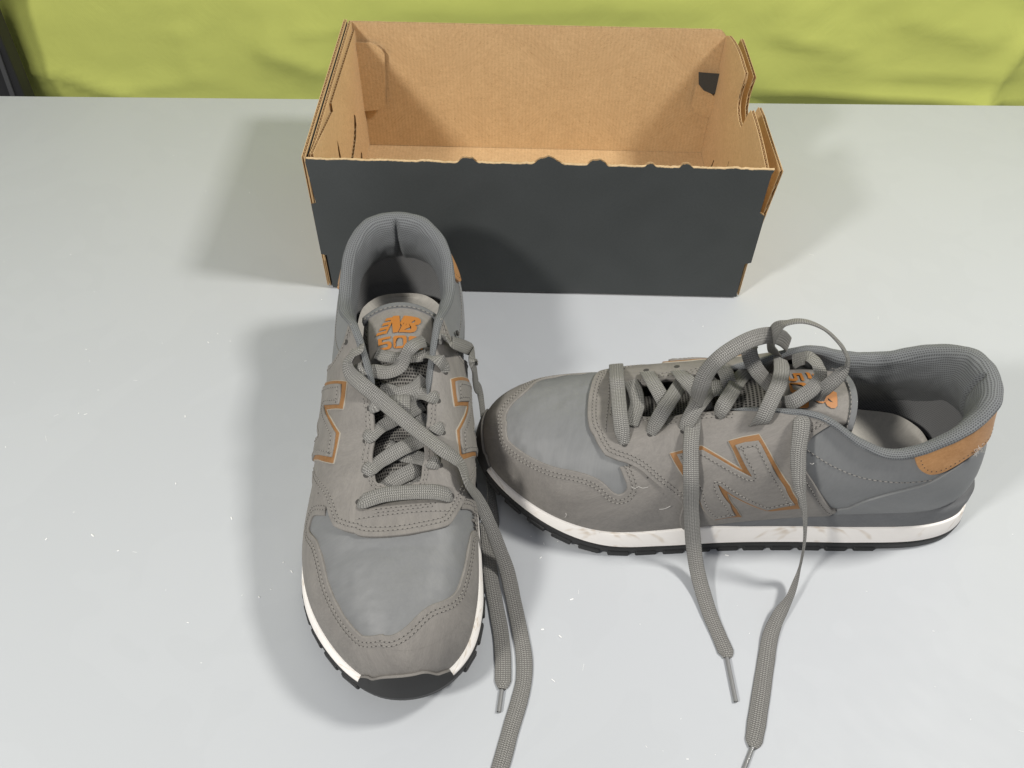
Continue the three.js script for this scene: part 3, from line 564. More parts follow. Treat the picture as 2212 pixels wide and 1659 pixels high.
// braided lace: slanted strands that meet in the middle; the tile is one lace width
const braid = (u, v) => { const s = u < 0.5 ? 1 : -1, x = (u < 0.5 ? u : 1 - u) * 10, y = v * 8 + x * 0.5, k = Math.floor(x), f = Math.abs((y + k * 0.5) % 1 - 0.5) * 2, e = Math.abs(x % 1 - 0.5) * 2; return clamp(1.15 - f * f * 0.9 - e * e * 0.45, 0, 1); };
const laceCol = tex(128, 128, (u, v) => { const b = braid(u, v), n = tnoise(u, v, 24) * 12; return [80 + b * 72 + n, 79 + b * 71 + n, 76 + b * 69 + n]; }, true);
M.lace = new THREE.MeshStandardMaterial({ map: laceCol, bumpMap: tex(128, 128, (u, v) => 255 * braid(u, v)), bumpScale: 0.0005, roughness: 0.8 });
M.aglet = new THREE.MeshPhysicalMaterial({ color: lin(0.20, 0.20, 0.195), roughness: 0.42, clearcoat: 0.15 });

const A = new Shoe('sneaker', 'grey leather sneaker in front of the box, its toe pointing straight away from it', 1, -0.0812, -0.482, -Math.PI / 2 + 0.06);
const B = new Shoe('sneaker', 'grey leather sneaker lying crosswise, its side with a large letter N in full view', -1, 0.2893, -0.319, Math.PI + -0.04);

// ---------- outlines, shared by the pair (traced on whichever shoe shows them) ----------
const a2 = pk(A, C2, 0.002), a3 = pkS(A, C3, 0.0013), b4 = pkS(B, C4, 0.0013), b5 = pk(B, C5, 0.002), b6 = pkS(B, C6, 0.0018), b9 = pk(B, C9, 0.0034), b9t = pk(B, C9, 0.0045), a3s = pkS(A, C3, 0.0024), b4s = pkS(B, C4, 0.0024);
const OUT = {};
const floorS = (f0, f1, n = 60, s = -0.012) => { const o = []; for (let i = 0; i <= n; i++) o.push([lerp(f0, f1, i / n), s]); return o; };
{
  // toe guard: lateral part from the shoe lying crosswise, front and medial part from the other
  const lat = b4(1085, 900, 1110, 960, 1140, 1040, 1125, 1085, 1080, 1106, 1035, 1085, 985, 1035, 930, 992, 850, 957, 750, 930, 600, 898, 450, 835, 330, 757, 262, 692);
  const med = a3(620, 1098, 700, 1112, 780, 1080, 850, 1022, 920, 952, 1000, 892, 1130, 842, 1200, 782, 1240, 680, 1270, 560, 1290, 450, 1305, 372, 1338, 322, 1338, 245, 1300, 200, 1235, 192);
  OUT.guardEdge = spl([...lat.slice(0, -1), ...med.slice(1)], 2);
  // saddle: round the front of the throat, down both sides to the sole
  const low = b4s(1562, 1395, 1550, 1192, 1430, 1090, 1330, 1008, 1240, 930, 1150, 880, 1060, 850, 980, 815);
  const front = a3s(440, 362, 500, 386, 640, 389, 800, 376, 950, 352, 1080, 327, 1150, 302, 1190, 250);
  const lowEnd = low[0];
  const rear = b6(515, 1277, 440, 1188, 362, 1062, 302, 965, 285, 890, 300, 810, 340, 745, 400, 700, 478, 652);
  OUT.low = low.slice(4); OUT.front = front; OUT.rear = rear;
  OUT.guard = [...OUT.guardEdge, [0.66, 0.54], [0.69, 0.47], [0.715, 0.37], [0.74, 0.2], ...floorS(0.752, 0.248, 160), [0.26, 0.2], [0.285, 0.37], [0.31, 0.47], [0.34, 0.54]];
  const lowM = mir(OUT.low.slice(0, -8)).reverse();
  OUT.saddleFront = [...OUT.low, ...OUT.front, ...lowM];
  const top = []; const r1 = rear[rear.length - 1];
  const f0 = r1[0] + 0.004, f1 = 1 - f0;
  for (let i = 0; i <= 160; i++) { const f = lerp(f1, f0, i / 160), w = Math.max(0, 1 - Math.abs(f - 0.5) / 0.19) > 0 ? 0.5 + 0.5 * Math.cos((Math.abs(f - 0.5) - 0.02) / 0.052 * Math.PI * 2) : 1; top.push([f, 0.992 - 0.022 * w * smooth(0.02, 0.06, Math.abs(f - 0.5)) * (1 - smooth(0.2, 0.24, Math.abs(f - 0.5)))]); }
  OUT.top = top;
  OUT.saddle = [[lowEnd[0], -0.012], ...OUT.saddleFront, [1 - lowEnd[0], -0.012], ...floorS(1 - lowEnd[0], 1 - rear[0][0], 40).slice(1, -1), ...mir(OUT.rear), ...top, ...OUT.rear.slice().reverse(), ...floorS(rear[0][0], lowEnd[0], 40).slice(1, -1)];
  OUT.nUnder = b9(380, 235, 560, 188, 725, 150, 1170, 415, 1015, 100, 1170, 58, 1350, 25, 1390, 90, 1690, 600, 1770, 745, 1800, 842, 1480, 872, 1430, 868, 1005, 670, 1110, 850, 1165, 932, 1050, 952, 870, 998, 790, 900, 690, 730, 560, 530);
  OUT.nTop = b9t(455, 245, 590, 215, 740, 195, 1280, 500, 1090, 145, 1200, 112, 1345, 95, 1380, 150, 1640, 620, 1745, 805, 1600, 830, 1440, 865, 905, 575, 1040, 800, 1100, 920, 980, 945, 865, 965, 690, 660, 600, 500);
  const tabLow = b6(1048, 884, 1072, 950, 1112, 985, 1162, 1000, 1240, 985, 1330, 940, 1450, 862, 1500, 824);
  const tl = tabLow, tb = tl[tl.length - 1];
  OUT.tabLow = [...tl, [tb[0] * 0.5, tb[1] - 0.006], [0, tb[1] - 0.01], [-tb[0] * 0.5, tb[1] - 0.006], ...mir(tl).reverse().map(([f, s]) => [f - 1, s])];
  const ft = tabLow[0][0]; const tt = []; for (let i = 0; i <= 60; i++) tt.push([lerp(-ft, ft, i / 60), 0.996]);
  OUT.tab = [...OUT.tabLow, ...tt];
  const cu = b6(515, 1279, 700, 1192, 900, 1132, 1100, 1080, 1200, 1040, 1330, 962, 1450, 885, 1530, 835), ce = cu[cu.length - 1];
  OUT.counterUp = [...cu, [0, ce[1] + 0.02], ...mir(cu).reverse().map(([f, s]) => [f - 1, s])];
  OUT.counter = [...OUT.counterUp, ...floorS(-cu[0][0], cu[0][0], 80)];
  OUT.quarterStitch = b6(310, 830, 430, 912, 560, 980, 700, 1030, 850, 1055, 1000, 1065, 1185, 1050);
  OUT.rows = [a3s(575, 200, 700, 185, 850, 170, 1040, 148), a3s(590, 222, 700, 210, 850, 192, 1020, 172), a3s(455, 268, 600, 245, 800, 222, 1000, 207, 1170, 205)];
  OUT.tabRows = [b6(335, 655, 400, 622, 455, 598), b6(340, 680, 410, 645, 468, 622)];
  OUT.lip = a3(555, 1462, 585, 1432, 640, 1408, 760, 1402, 880, 1390, 955, 1370, 1020, 1380, 1075, 1408);
  { const l = OUT.lip, a = l[0], b = l[l.length - 1]; let q = [[a[0] - 0.011, 0.0], [a[0] - 0.007, a[1] * 0.4], [a[0] - 0.003, a[1] * 0.82], ...l, [b[0] + 0.004, b[1] * 0.82], [b[0] + 0.009, b[1] * 0.4], [b[0] + 0.013, 0.0]]; for (let k = 0; k < 4; k++) q = q.map((e, i) => (i && i < q.length - 1 ? [0, 1].map((c) => (q[i - 1][c] + 2 * e[c] + q[i + 1][c]) / 4) : e)); OUT.lip = q; }
}
const HOLES = {
  A: [...pk(A, C1)(655, 1308, 1635, 1220, 778, 1335, 1478, 1268), ...a2(545, 1405, 1300, 1355, 608, 1185, 1205, 1105, 602, 905, 1230, 838, 632, 640, 1190, 578, 500, 325, 1250, 345)],
  B: [...b5(132, 1215, 355, 1128, 642, 1100, 942, 975, 1680, 968), ...pk(B, C4)(1290, 975, 1405, 1088, 1495, 1215)],
};
function upperParts(S) {
  const m = S.m, st = new Stitches(m);
  add('vamp', gridGeo(396, 110, (u, v) => { const J = surfJ(u, v * 0.985 - 0.012), p = J.p; if (p.x < 0.2) return p; const w = smooth(0.2, 0.22, p.x), z = p.z + 0.006; const cz = (x0, k, wd, h, sd) => { const x = p.x - x0 - k * z * z - 0.003 * nz(z * 60, sd), e = Math.exp(-x * x / (wd * wd)); return -h * e * (0.6 + 0.6 * nz(z * 45, sd + 3)); }; return p.addScaledVector(J.n, w * (cz(0.2495, -3, 0.0022, 0.0006, 1) + cz(0.2535, -4, 0.0014, 0.0004, 5) + cz(0.262, 2, 0.004, 0.0007, 9) + 0.0004 * nz(p.x * 90, p.z * 90, 3) + 0.0003 * nz(p.x * 200, p.z * 160, 7))); }, m, true, (u, v, p) => [p.x * 10, (p.y + p.z) * 8]), M.blue, S.g);
  const guard = add('toe_guard', panelGeo(OUT.guard, 0.0013, -0.0006, m), M.taupe, S.g);
  const ge = resample(OUT.guardEdge, 0.0016, false);
  st.line(shift(ge, -0.0032, false), 0.0014); st.line(shift(ge, -0.0054, false), 0.0014);
  add('saddle', panelGeo(OUT.saddle, 0.0024, -0.0006, m), M.taupe, S.g);
  const sf = resample(OUT.saddleFront, 0.0016, false); st.line(shift(sf, 0.0030, false), 0.0025); st.line(shift(sf, 0.0052, false), 0.0025);
  const th = resample(OUT.top.filter(([f]) => Math.abs(f - 0.5) < 0.2), 0.0016, false); st.line(shift(th, 0.0022, false), 0.0025, 0.0029); st.line(shift(th, 0.0042, false), 0.0025, 0.0029);
  for (const l of [OUT.rear, mir(OUT.rear).reverse()]) { const r = resample(l, 0.0016, false), sg = l === OUT.rear ? -1 : 1; st.line(shift(r, -0.003 , false), 0.0025); }
  for (const r of OUT.rows) st.line(resample(r, 0.0016, false), 0.0025);
  for (const r of OUT.tabRows) { st.line(resample(r, 0.0016, false), 0.0025); st.line(resample(mir(r), 0.0016, false), 0.0025); }
  for (const f of [(l) => l, mir]) {
    const u = add('letter_n', panelGeo(f(OUT.nUnder), 0.0034, 0.0018, m, { round: 0.0004 }), M.orange, S.g);
    const cut = resample(f(OUT.nUnder), 0.0018); add('cut_edge', panelGeo(shift(cut, area(cut) > 0 ? -0.00045 : 0.00045), 0.0030, 0.0016, m, { round: 0.0003 }), M.cut, u);
    add('letter_face', panelGeo(f(OUT.nTop), 0.0045, 0.0028, m, { round: 0.0005 }), M.taupe, u);
    const r = resample(f(OUT.nTop), 0.0016), q = shift(r, area(r) > 0 ? 0.0026 : -0.0026); q.push(q[0]); st.line(q, 0.0046);
    st.line(resample(f(OUT.quarterStitch), 0.0016, false), 0.0001, 0.0031);
  }
  add('heel_counter', panelGeo(OUT.counter, 0.0014, -0.0006, m), M.blue, S.g);
  add('heel_tab', panelGeo(OUT.tab, 0.0024, -0.0006, m), M.tan, S.g);
  const ts = new Stitches(m); const tl = resample(OUT.tabLow, 0.0016, false); ts.line(shift(tl, -0.0026, false), 0.0025);
  st.h.push(...ts.h);
  st.build(S.g);
  // eyelets: short dark sleeves let into the leather
  const eye = new THREE.CylinderGeometry(0.0018, 0.0018, 0.0012, 14).toNonIndexed();
  for (const [f, s] of S.holes) { const J = surfJ(f, s), small = s < 0.6; const e = add(small ? 'vent_hole' : 'eyelet', eye, M.hole, S.g); if (small) e.scale.setScalar(0.32);
    e.position.set(J.p.x + J.n.x * (small ? 0.0011 : 0.0019), J.p.y + J.n.y * (small ? 0.0011 : 0.0019), (J.p.z + J.n.z * (small ? 0.0011 : 0.0019)) * m); e.quaternion.setFromUnitVectors(V(0, 1, 0), V(J.n.x, J.n.y, J.n.z * m)); }
}
function collarParts(S) {
  const m = S.m, F = 0.305, R = 0.0046;
  const prof = [[-0.35, 0.12], [-0.2, 0.36], [0.08, 0.44], [0.42, 0.22], [0.68, -0.3], [0.62, -0.9], [0.25, -1.5], [-0.6, -2.1], [-1.8, -2.65], [-3.3, -3.0], [-5.2, -2.9], [-7.2, -2.4], [-9.2, -1.7], [-10.8, -1.0]];
  const K = prof.length - 1, NU = 200, pr = [];
  for (let j = 0; j <= 42; j++) { const u = j / 42 * K, i = Math.min(K - 1, Math.floor(u)), t = u - i, g = (k) => prof[clamp(k, 0, K)]; pr.push([0, 1].map((e) => cr(g(i - 1)[e], g(i)[e], g(i + 1)[e], g(i + 2)[e], t))); }
  const rows = [];
  for (let i = 0; i <= NU; i++) {
    const f = lerp(-F, F, i / NU), J = surfJ(f, 0.985), up = J.ds.clone().normalize(), af = Math.abs(f);
    const r = R * lerp(1, 0.8, smooth(0.17, 0.25, af)) * (1 - 0.75 * smooth(0.285, F, af)), deep = 1 - 0.86 * smooth(0.18, 0.245, af), thick = 1 - 0.6 * smooth(0.17, 0.24, af);
    const crease = 0.004 * Math.exp(-Math.pow(f / 0.004, 2));
    rows.push(pr.map(([a, n], j) => { const aa = a < 0 && j > 10 ? a * deep : a; const inn = n < -0.4 ? (n + 0.4) * thick - 0.4 : n; const w = nz(f * 60, j * 0.25, 2) * 0.0006; const lift = inn * r + 0.0012 + w + (j > 16 ? crease * smooth(16, 24, j) : 0); if (aa < 0) { const Q = surfJ(f, Math.max(0.02, 0.985 + aa * r / J.ds.length())); return Q.p.addScaledVector(Q.n, lift); } return J.p.clone().addScaledVector(up, aa * r).addScaledVector(J.n, lift); }));
  }
  const arc = [0]; for (let i = 1; i <= NU; i++) arc.push(arc[i - 1] + rows[i][14].distanceTo(rows[i - 1][14]));
  const ac = [0]; for (let j = 1; j <= 42; j++) ac.push(ac[j - 1] + rows[NU / 2][j].distanceTo(rows[NU / 2][j - 1]));
  add('collar', gridGeo(NU, 42, (u, v) => rows[Math.round(u * NU)][Math.round(v * 42)], m, false, (u, v) => [arc[Math.round(u * NU)] / 0.011, ac[Math.round(v * 42)] / 0.011]), M.mesh, S.g);
  add('lining', gridGeo(180, 24, (u, v) => { const J = surfJ(u, v * 0.74); return J.p.addScaledVector(J.n, -0.0045 - 0.007 * (1 - smooth(0.03, 0.09, Math.min(u, 1 - u))) * (1 - v * 0.7)); }, m, true, (u, v) => [u * 50, v * 6]), M.lining, S.g);
  add('insole', gridGeo(120, 10, (u, v) => { const q = station(u), n = outN(u), ex = q[0] - n[0] * 0.006 + 0.014 * (1 - smooth(0.01, 0.06, q[0])), ez = q[1] - n[1] * 0.008, cx = clamp(q[0], 0.03, 0.27), k = v; const x = lerp(cx, ex, k), z = lerp(0, ez, k); const y = lerp(0.046, 0.030, smooth(0.08, 0.24, x)) + 0.004 * Math.pow(k, 4); return V(x, y, z); }, m, true, (u, v, p) => [p.x * 12, p.z * 12]), M.insole, S.g);
}
function tongueParts(S) {
  const m = S.m, T = 0.0055;
  const sec = [];
  const tg = add('tongue', gridGeo(48, 60, (u, v) => { // closed tube: over the top and back underneath
    const an = u * 2, a = u < 0.5 ? lerp(-1, 1, u * 2) : lerp(1, -1, u * 2 - 1), under = u >= 0.5; const J = tongJ(a, v);
    const e = Math.pow(1 - Math.pow(Math.abs(a), 6), 0.5) * Math.sqrt(clamp((1 - v) / 0.03, 0, 1)); return J.p.addScaledVector(J.n, (under ? -1 : 0) * T * e - T * 0.5 * (1 - e)); }, m, true, (u, v) => [u * 12, v * 13]), M.tongue, S.g);
  // leather patch on its upper end, with a stitched binding along the top edge
  const patchB = 0.665;
  const sheet = (a0, a1, b0, b1, h, nu, nv) => gridGeo(nu, nv, (u, v) => { const eu = Math.min(u, 1 - u) < 0.5 / nu || Math.min(v, 1 - v) < 0.5 / nv; const J = tongJ(lerp(a0, a1, u), lerp(b0, b1, v)); return J.p.addScaledVector(J.n, eu ? -0.0003 : h); }, m, false, (u, v, p) => [p.x * 10, p.z * 10]);
  add('tongue_patch', sheet(-0.8, 0.8, patchB, 0.985, 0.0012, 40, 34), M.taupe, tg);
  add('binding', sheet(-0.93, 0.93, 0.945, 0.996, 0.0022, 48, 10), M.wedge, tg);
  { const st = new Stitches(m), l = []; for (let i = 0; i <= 60; i++) l.push([lerp(-0.86, 0.86, i / 60), 0.952]); st.line(l, 0.0024, 0.0030, tongJ); st.build(tg); }
  // printed badge and number, laid out left to right for a reader standing at the toe
  const put = (shapes, name) => {
    const pts = []; const geos = shapes.map((sh) => {
      const { shape, holes } = sh.extractPoints(6); const all = shape.concat(...holes); const t0 = THREE.ShapeUtils.triangulateShape(shape, holes);
      const q = all.map((p) => [p.x, p.y]); const loc = (x, y) => { const J = tongJ(-m * x, y); return J.p.addScaledVector(J.n, 0.0019); };
      const tr = refine(q, t0, 0.0025, new Set(), loc); const pos = [], idx = []; for (const [x, y] of q) { const p = loc(x, y); pos.push(p.x, p.y, p.z * m); } for (const t of tr) idx.push(...t);
      const g = new THREE.BufferGeometry(); g.setAttribute('position', new THREE.Float32BufferAttribute(pos, 3)); g.setIndex(idx); g.computeVertexNormals();
      const n = g.attributes.normal; for (let i = 0; i < n.count; i++) if (n.getY(i) < 0) n.setXYZ(i, -n.getX(i), -n.getY(i), -n.getZ(i)); return g; });
    const o = add(name, mergeGeometries(geos), M.print, tg); return o;
  };
  const cx = 0.0, sc = (pts) => { const s = new THREE.Shape(); pts.forEach(([x, y], i) => (i ? s.lineTo(x, y) : s.moveTo(x, y))); s.closePath(); return s; };
  // slanted badge: streaked first letter joined to a rounded second one; x in -1..1, y along the tongue
  const BX = 0.62, BY = 0.090, y0 = 0.852, X = (t, v) => [(t - 0.5) * 2 * BX * 0.72 + (v - 0.5) * 0.20, y0 + (v - 0.5) * BY];
  const shp = [];
  const streak = (t0, t1, v0, v1) => shp.push(sc([X(t0, v0), X(t1, v0), X(t1, v1), X(t0, v1)]));
  for (let k = 0; k < 4; k++) { const v0 = 0.02 + k * 0.25; streak(0.0 + k * 0.02, 0.24, v0, v0 + 0.16); }
  shp.push(sc([X(0.22, 1), X(0.38, 1), X(0.56, 0.32), X(0.56, 0.0), X(0.44, 0.0), X(0.28, 0.62), X(0.28, 0.0), X(0.22, 0.0)]));
  shp.push(sc([X(0.58, 0), X(0.88, 0), X(0.96, 0.08), X(0.98, 0.24), X(0.95, 0.42), X(0.89, 0.5), X(0.96, 0.58), X(0.98, 0.76), X(0.94, 0.92), X(0.86, 1), X(0.50, 1), X(0.50, 0.55), X(0.58, 0.40)]));
  { const b = shp[shp.length - 1]; for (const v of [0.16, 0.62]) { const h = new THREE.Path(); [X(0.68, v), X(0.82, v), X(0.84, v + 0.10), X(0.82, v + 0.2), X(0.68, v + 0.2)].forEach(([x, y], i) => (i ? h.lineTo(x, y) : h.moveTo(x, y))); b.holes.push(h); } }
  put(shp, 'badge_print');
  const D = [], Y = (t, v) => [t * 0.34, 0.752 + (v - 0.5) * 0.072];
  const w = 0.30; D.push(sc([[-1.45, 1], [-0.62, 1], [-0.62, 0.82], [-1.2, 0.82], [-1.2, 0.62], [-0.75, 0.62], [-0.6, 0.52], [-0.56, 0.3], [-0.6, 0.1], [-0.75, 0], [-1.45, 0], [-1.45, 0.18], [-0.86, 0.18], [-0.8, 0.3], [-0.86, 0.44], [-1.45, 0.44]].map(([t, v]) => Y(t, v))));
  for (const t0 of [-0.44, 0.58]) { const r = (a, i) => [[t0 + 0.1 + i, 0 + a], [t0 + 0.78 - i, 0 + a], [t0 + 0.88 - i, 0.1 + a], [t0 + 0.88 - i, 0.9 - a], [t0 + 0.78 - i, 1 - a], [t0 + 0.1 + i, 1 - a], [t0 + i, 0.9 - a], [t0 + i, 0.1 + a]].map(([t, v]) => Y(t, v)); const s = sc(r(0, 0)); const h = new THREE.Path(); r(0.17, 0.22).forEach(([x, y], i) => (i ? h.lineTo(x, y) : h.moveTo(x, y))); s.holes.push(h); D.push(s); }
  put(D, 'number_print');
  // webbing loop that holds the lace at mid tongue
  const lp = []; for (let i = 0; i <= 6; i++) { const t = i / 6, J = tongJ(0.02, lerp(0.37, 0.49, t)); const p = J.p.addScaledVector(J.n, 0.0014 + 0.0062 * Math.pow(Math.sin(t * Math.PI), 0.6)); lp.push([S.world(p), V(J.n.x, J.n.y, J.n.z * m).transformDirection(S.g.matrixWorld), 1]); }
  const lg = ribbon(lp, { w: 0.0125, t: 0.0012, seed: 3 }); lg.applyMatrix4(S.inv); add('lace_loop', lg, M.lace, tg);
}
function soleDetails(S) { // lugs round the edge of the tread, and the bumper over the toe
  const m = S.m, out = S.g.children.find((c) => c.name === 'outsole');
  const lugG = new RoundedBoxGeometry(0.0135, 0.0044, 0.007, 1, 0.001);
  const P = []; let d = 0, prev = null; for (let i = 0; i <= 880; i++) { const f = i / 880, q = station(f), p = V(q[0], 0, q[1]); if (prev) d += p.distanceTo(prev); prev = p; P.push([d, f]); }
  const n = 40; for (let k = 0; k < n; k++) {
    const dd = (k + 0.5) / n * d, e = P.find((p) => p[0] >= dd), q = station(e[1]), nn = outN(e[1]); if (q[0] < 0.055 || q[0] > 0.298) continue;
    const o = 0.0021, y = soleB(q[0]) + 0.0011; const l = add('lug', lugG, M.rubber, out);
    const sl = (soleB(q[0] + 0.003) - soleB(q[0] - 0.003)) / 0.006;
    l.position.set(q[0] + nn[0] * o, y, (q[1] + nn[1] * o) * m); l.rotation.set(0, -Math.atan2(nn[1] * m, nn[0]) - Math.PI / 2, 0); l.rotation.order = 'YXZ'; const tx = -nn[1]; l.rotateZ(Math.atan(sl) * -tx * m * -1 * (m > 0 ? 1 : 1));
  }
  const lip = OUT.lip, n1 = lip.length - 1, top = (u) => { const t = u * n1, i = Math.min(n1 - 1, Math.floor(t)); return [lerp(lip[i][0], lip[i + 1][0], t - i), lerp(lip[i][1], lip[i + 1][1], t - i)]; };
  const bump = (u, v) => { const [f, s] = top(u), q = station(f), nn = outN(f), J = surfJ(f, Math.max(0, s)); const edge = Math.min(u, 1 - u);
    const lo = V(q[0] + nn[0] * 0.0042, soleB(q[0]) + 0.001, q[1] + nn[1] * 0.0042), mi = V(q[0] + nn[0] * 0.0056, q[2] - 0.004, q[1] + nn[1] * 0.0056), hi = J.p.clone().addScaledVector(J.n, 0.0026), under = J.p.clone().addScaledVector(J.n, 0.0005);
    if (v < 0.5) return lo.lerp(mi, v * 2); if (v < 0.92) { const t = (v - 0.5) / 0.42; const c = surfJ(f, Math.max(0.0, s * t)); return mi.lerp(c.p.addScaledVector(c.n, lerp(0.005, 0.0026, t)), smooth(0, 0.6, t)).lerp(hi, Math.max(0, t * 2 - 1)); } return hi.lerp(under, (v - 0.92) / 0.08); };
  const tb = add('toe_bumper', gridGeo(60, 24, bump, m), M.rubber, S.g);
  const rim = gridGeo(60, 6, (u, v) => { const [f, s] = top(u), J = surfJ(f, s), a = v * Math.PI * 2, up = J.ds.clone().normalize(); return J.p.addScaledVector(J.n, 0.0019 + 0.0009 * Math.cos(a)).addScaledVector(up, 0.0003 + 0.0009 * Math.sin(a)); }, m);
  add('rim', rim, M.taupe, tb);
}
A.holes = HOLES.A; B.holes = [...HOLES.B, ...mir(HOLES.B.slice(0, 5))]; A.holes.push(...HOLES.B.slice(5));
for (const S of [A, B]) { buildSole(S); soleDetails(S); upperParts(S); collarParts(S); tongueParts(S); }
// ---------- the laces of the two shoes ----------
{
  const A1 = (x, y, d, w) => onShoe(A, ...C1(x, y), d, w), A2 = (x, y, d, w) => onShoe(A, ...C2(x, y), d, w), A3 = (x, y, d, w) => onShoe(A, ...C3(x, y), d, w);
  const cam = (p) => p;
  const E = (x, y) => onShoe(A, ...C2(x, y), 0.0018, 0.62), L = [];
  // bar across the foot of the throat
  L.push([E(545, 1405), A2(590, 1395, 0.0045), A2(750, 1345, 0.006), A2(950, 1325, 0.006), A2(1150, 1322, 0.005), A2(1270, 1345, 0.0035), E(1303, 1356)]);
  // crossing under it
  L.push([A2(700, 1330, 0.001), A2(790, 1260, 0.002), A2(900, 1190, 0.0025), A2(1010, 1140, 0.002), A2(1060, 1110, 0)]);
  L.push([A2(1120, 1290, 0.001), A2(1000, 1240, 0.0015), A2(880, 1245, 0.001), A2(780, 1215, 0)]);
  // second row
  L.push([E(608, 1186), A2(640, 1130, 0.003), A2(740, 1060, 0.005), A2(880, 975, 0.0055), A2(1000, 920, 0.004), A2(1070, 890, 0.0006)]);
  L.push([E(1206, 1106), A2(1150, 1075, 0.003), A2(1020, 1040, 0.003), A2(900, 1010, 0.002), A2(780, 950, 0.0005)]);
  // third row
  L.push([E(602, 906), A2(640, 860, 0.003), A2(740, 785, 0.005), A2(860, 715, 0.0055), A2(980, 650, 0.004), A2(1060, 610, 0.0006)]);
  L.push([E(1231, 839), A2(1180, 790, 0.003), A2(1070, 735, 0.003), A2(950, 680, 0.002), A2(800, 610, 0.0008)]);
  // fourth row, under the webbing loop
  L.push([E(632, 641), A2(680, 615, 0.003), A2(760, 560, 0.003), A2(870, 520, 0.002), A2(1000, 480, 0.0025), A2(1085, 400, 0.0008)]);
  L.push([E(1190, 578), A2(1140, 540, 0.003), A2(1040, 520, 0.003), A2(930, 540, 0.002), A2(800, 500, 0.0015), A2(720, 480, 0.0008)]);
  // wide flat band below the number
  L.push([A2(690, 195, 0.002, 0.8), A2(770, 215, 0.003, 0.85), A2(850, 225, 0.0035, 0.85), A2(930, 225, 0.003, 0.85), A2(1010, 215, 0.004, 0.9), A2(1100, 205, 0.007), A2(1200, 235, 0.006), A2(1245, 300, 0.003), E(1250, 345)]);
  // from the left fifth eyelet, turning on edge up to the right
  const ed = V(0.25, 0.55, -0.8);
  const l5 = [E(500, 325), A2(560, 320, 0.004), A2(660, 335, 0.005), A2(770, 345, 0.005), A2(860, 315, 0.006), A2(915, 245, 0.009, 0.9), A2(950, 170, 0.011, 0.9), A2(1010, 115, 0.011, 0.9), A2(1090, 90, 0.006)];
  l5[5][1] = V(0.6, 0.75, 0.3); l5[6][1] = V(0.75, 0.6, -0.1); l5[7][1] = V(0.5, 0.8, -0.2); L.push(l5);
  // long end from the left top eyelet, over the throat and off to the table
  const long = [E(560, 130), A2(540, 160, 0.005), A2(485, 210, 0.007), A2(452, 275, 0.007), A2(480, 360, 0.006), A2(580, 450, 0.007), A2(720, 565, 0.0095), A2(880, 700, 0.012), A2(1050, 840, 0.011), A2(1220, 970, 0.008), A2(1370, 1085, 0.006)];
  long[2][1] = V(-0.75, 0.65, 0.1); long[3][1] = V(-0.6, 0.8, 0.2);
  long.push(A3(1275, 5, 0.005));
  for (const [x, y, Y, n] of [[1348, 120, 0.046, V(0.5, 0.8, 0.3)], [1430, 290, 0.029, V(0.4, 0.85, 0.3)], [1500, 470, 0.014, V(0.2, 0.95, 0.25)], [1560, 640, 0.004, V(0, 1, 0.1)], [1600, 820, 0.0016, UP], [1645, 1040, 0.0012, UP], [1682, 1250, 0.001, UP], [1683, 1420, 0.001, UP], [1650, 1580, 0.001, UP], [1590, 1780, 0.001, UP], [1530, 2000, 0.001, UP], [1470, 2200, 0.001, UP], [1420, 2400, 0.001, UP]])
    long.push(air(...C3(x, y), Y, n));
  L.push(long);
  // other end from the right top eyelet, down between the shoes
  const oth = [onShoe(A, ...C1(1478, 1268), 0.0018, 0.62), A1(1540, 1270, 0.004), A1(1640, 1310, 0.006), A1(1735, 1375, 0.006)];
  for (const [x, y, Y, n] of [[1480, 250, 0.074, V(0.75, 0.6, 0.25)], [1490, 350, 0.060, V(0.85, 0.4, 0.3)], [1505, 450, 0.045, V(0.9, 0.3, 0.3)], [1545, 570, 0.026, V(0.9, 0.3, 0.2)]]) oth.push(air(...C2(x, y), Y, n));
  oth.push([V(-0.0125, 0.008, -0.315), V(0.8, 0.6, 0), 1], [V(-0.011, 0.0014, -0.290), V(0.3, 0.95, 0), 1]);
  for (const [x, y] of [[1395, 330], [1420, 520], [1445, 700], [1480, 900], [1515, 1100], [1530, 1280], [1530, 1440]]) oth.push(air(...C3(x, y), 0.001, UP));
  oth.push(air(...C3(1523, 1500), 0.0012, UP, 0.42)); L.push(oth);
  const aEnd = [[C3(1522, 1505), C3(1500, 1665)]];
  finishLaces(A, L, aEnd);
}
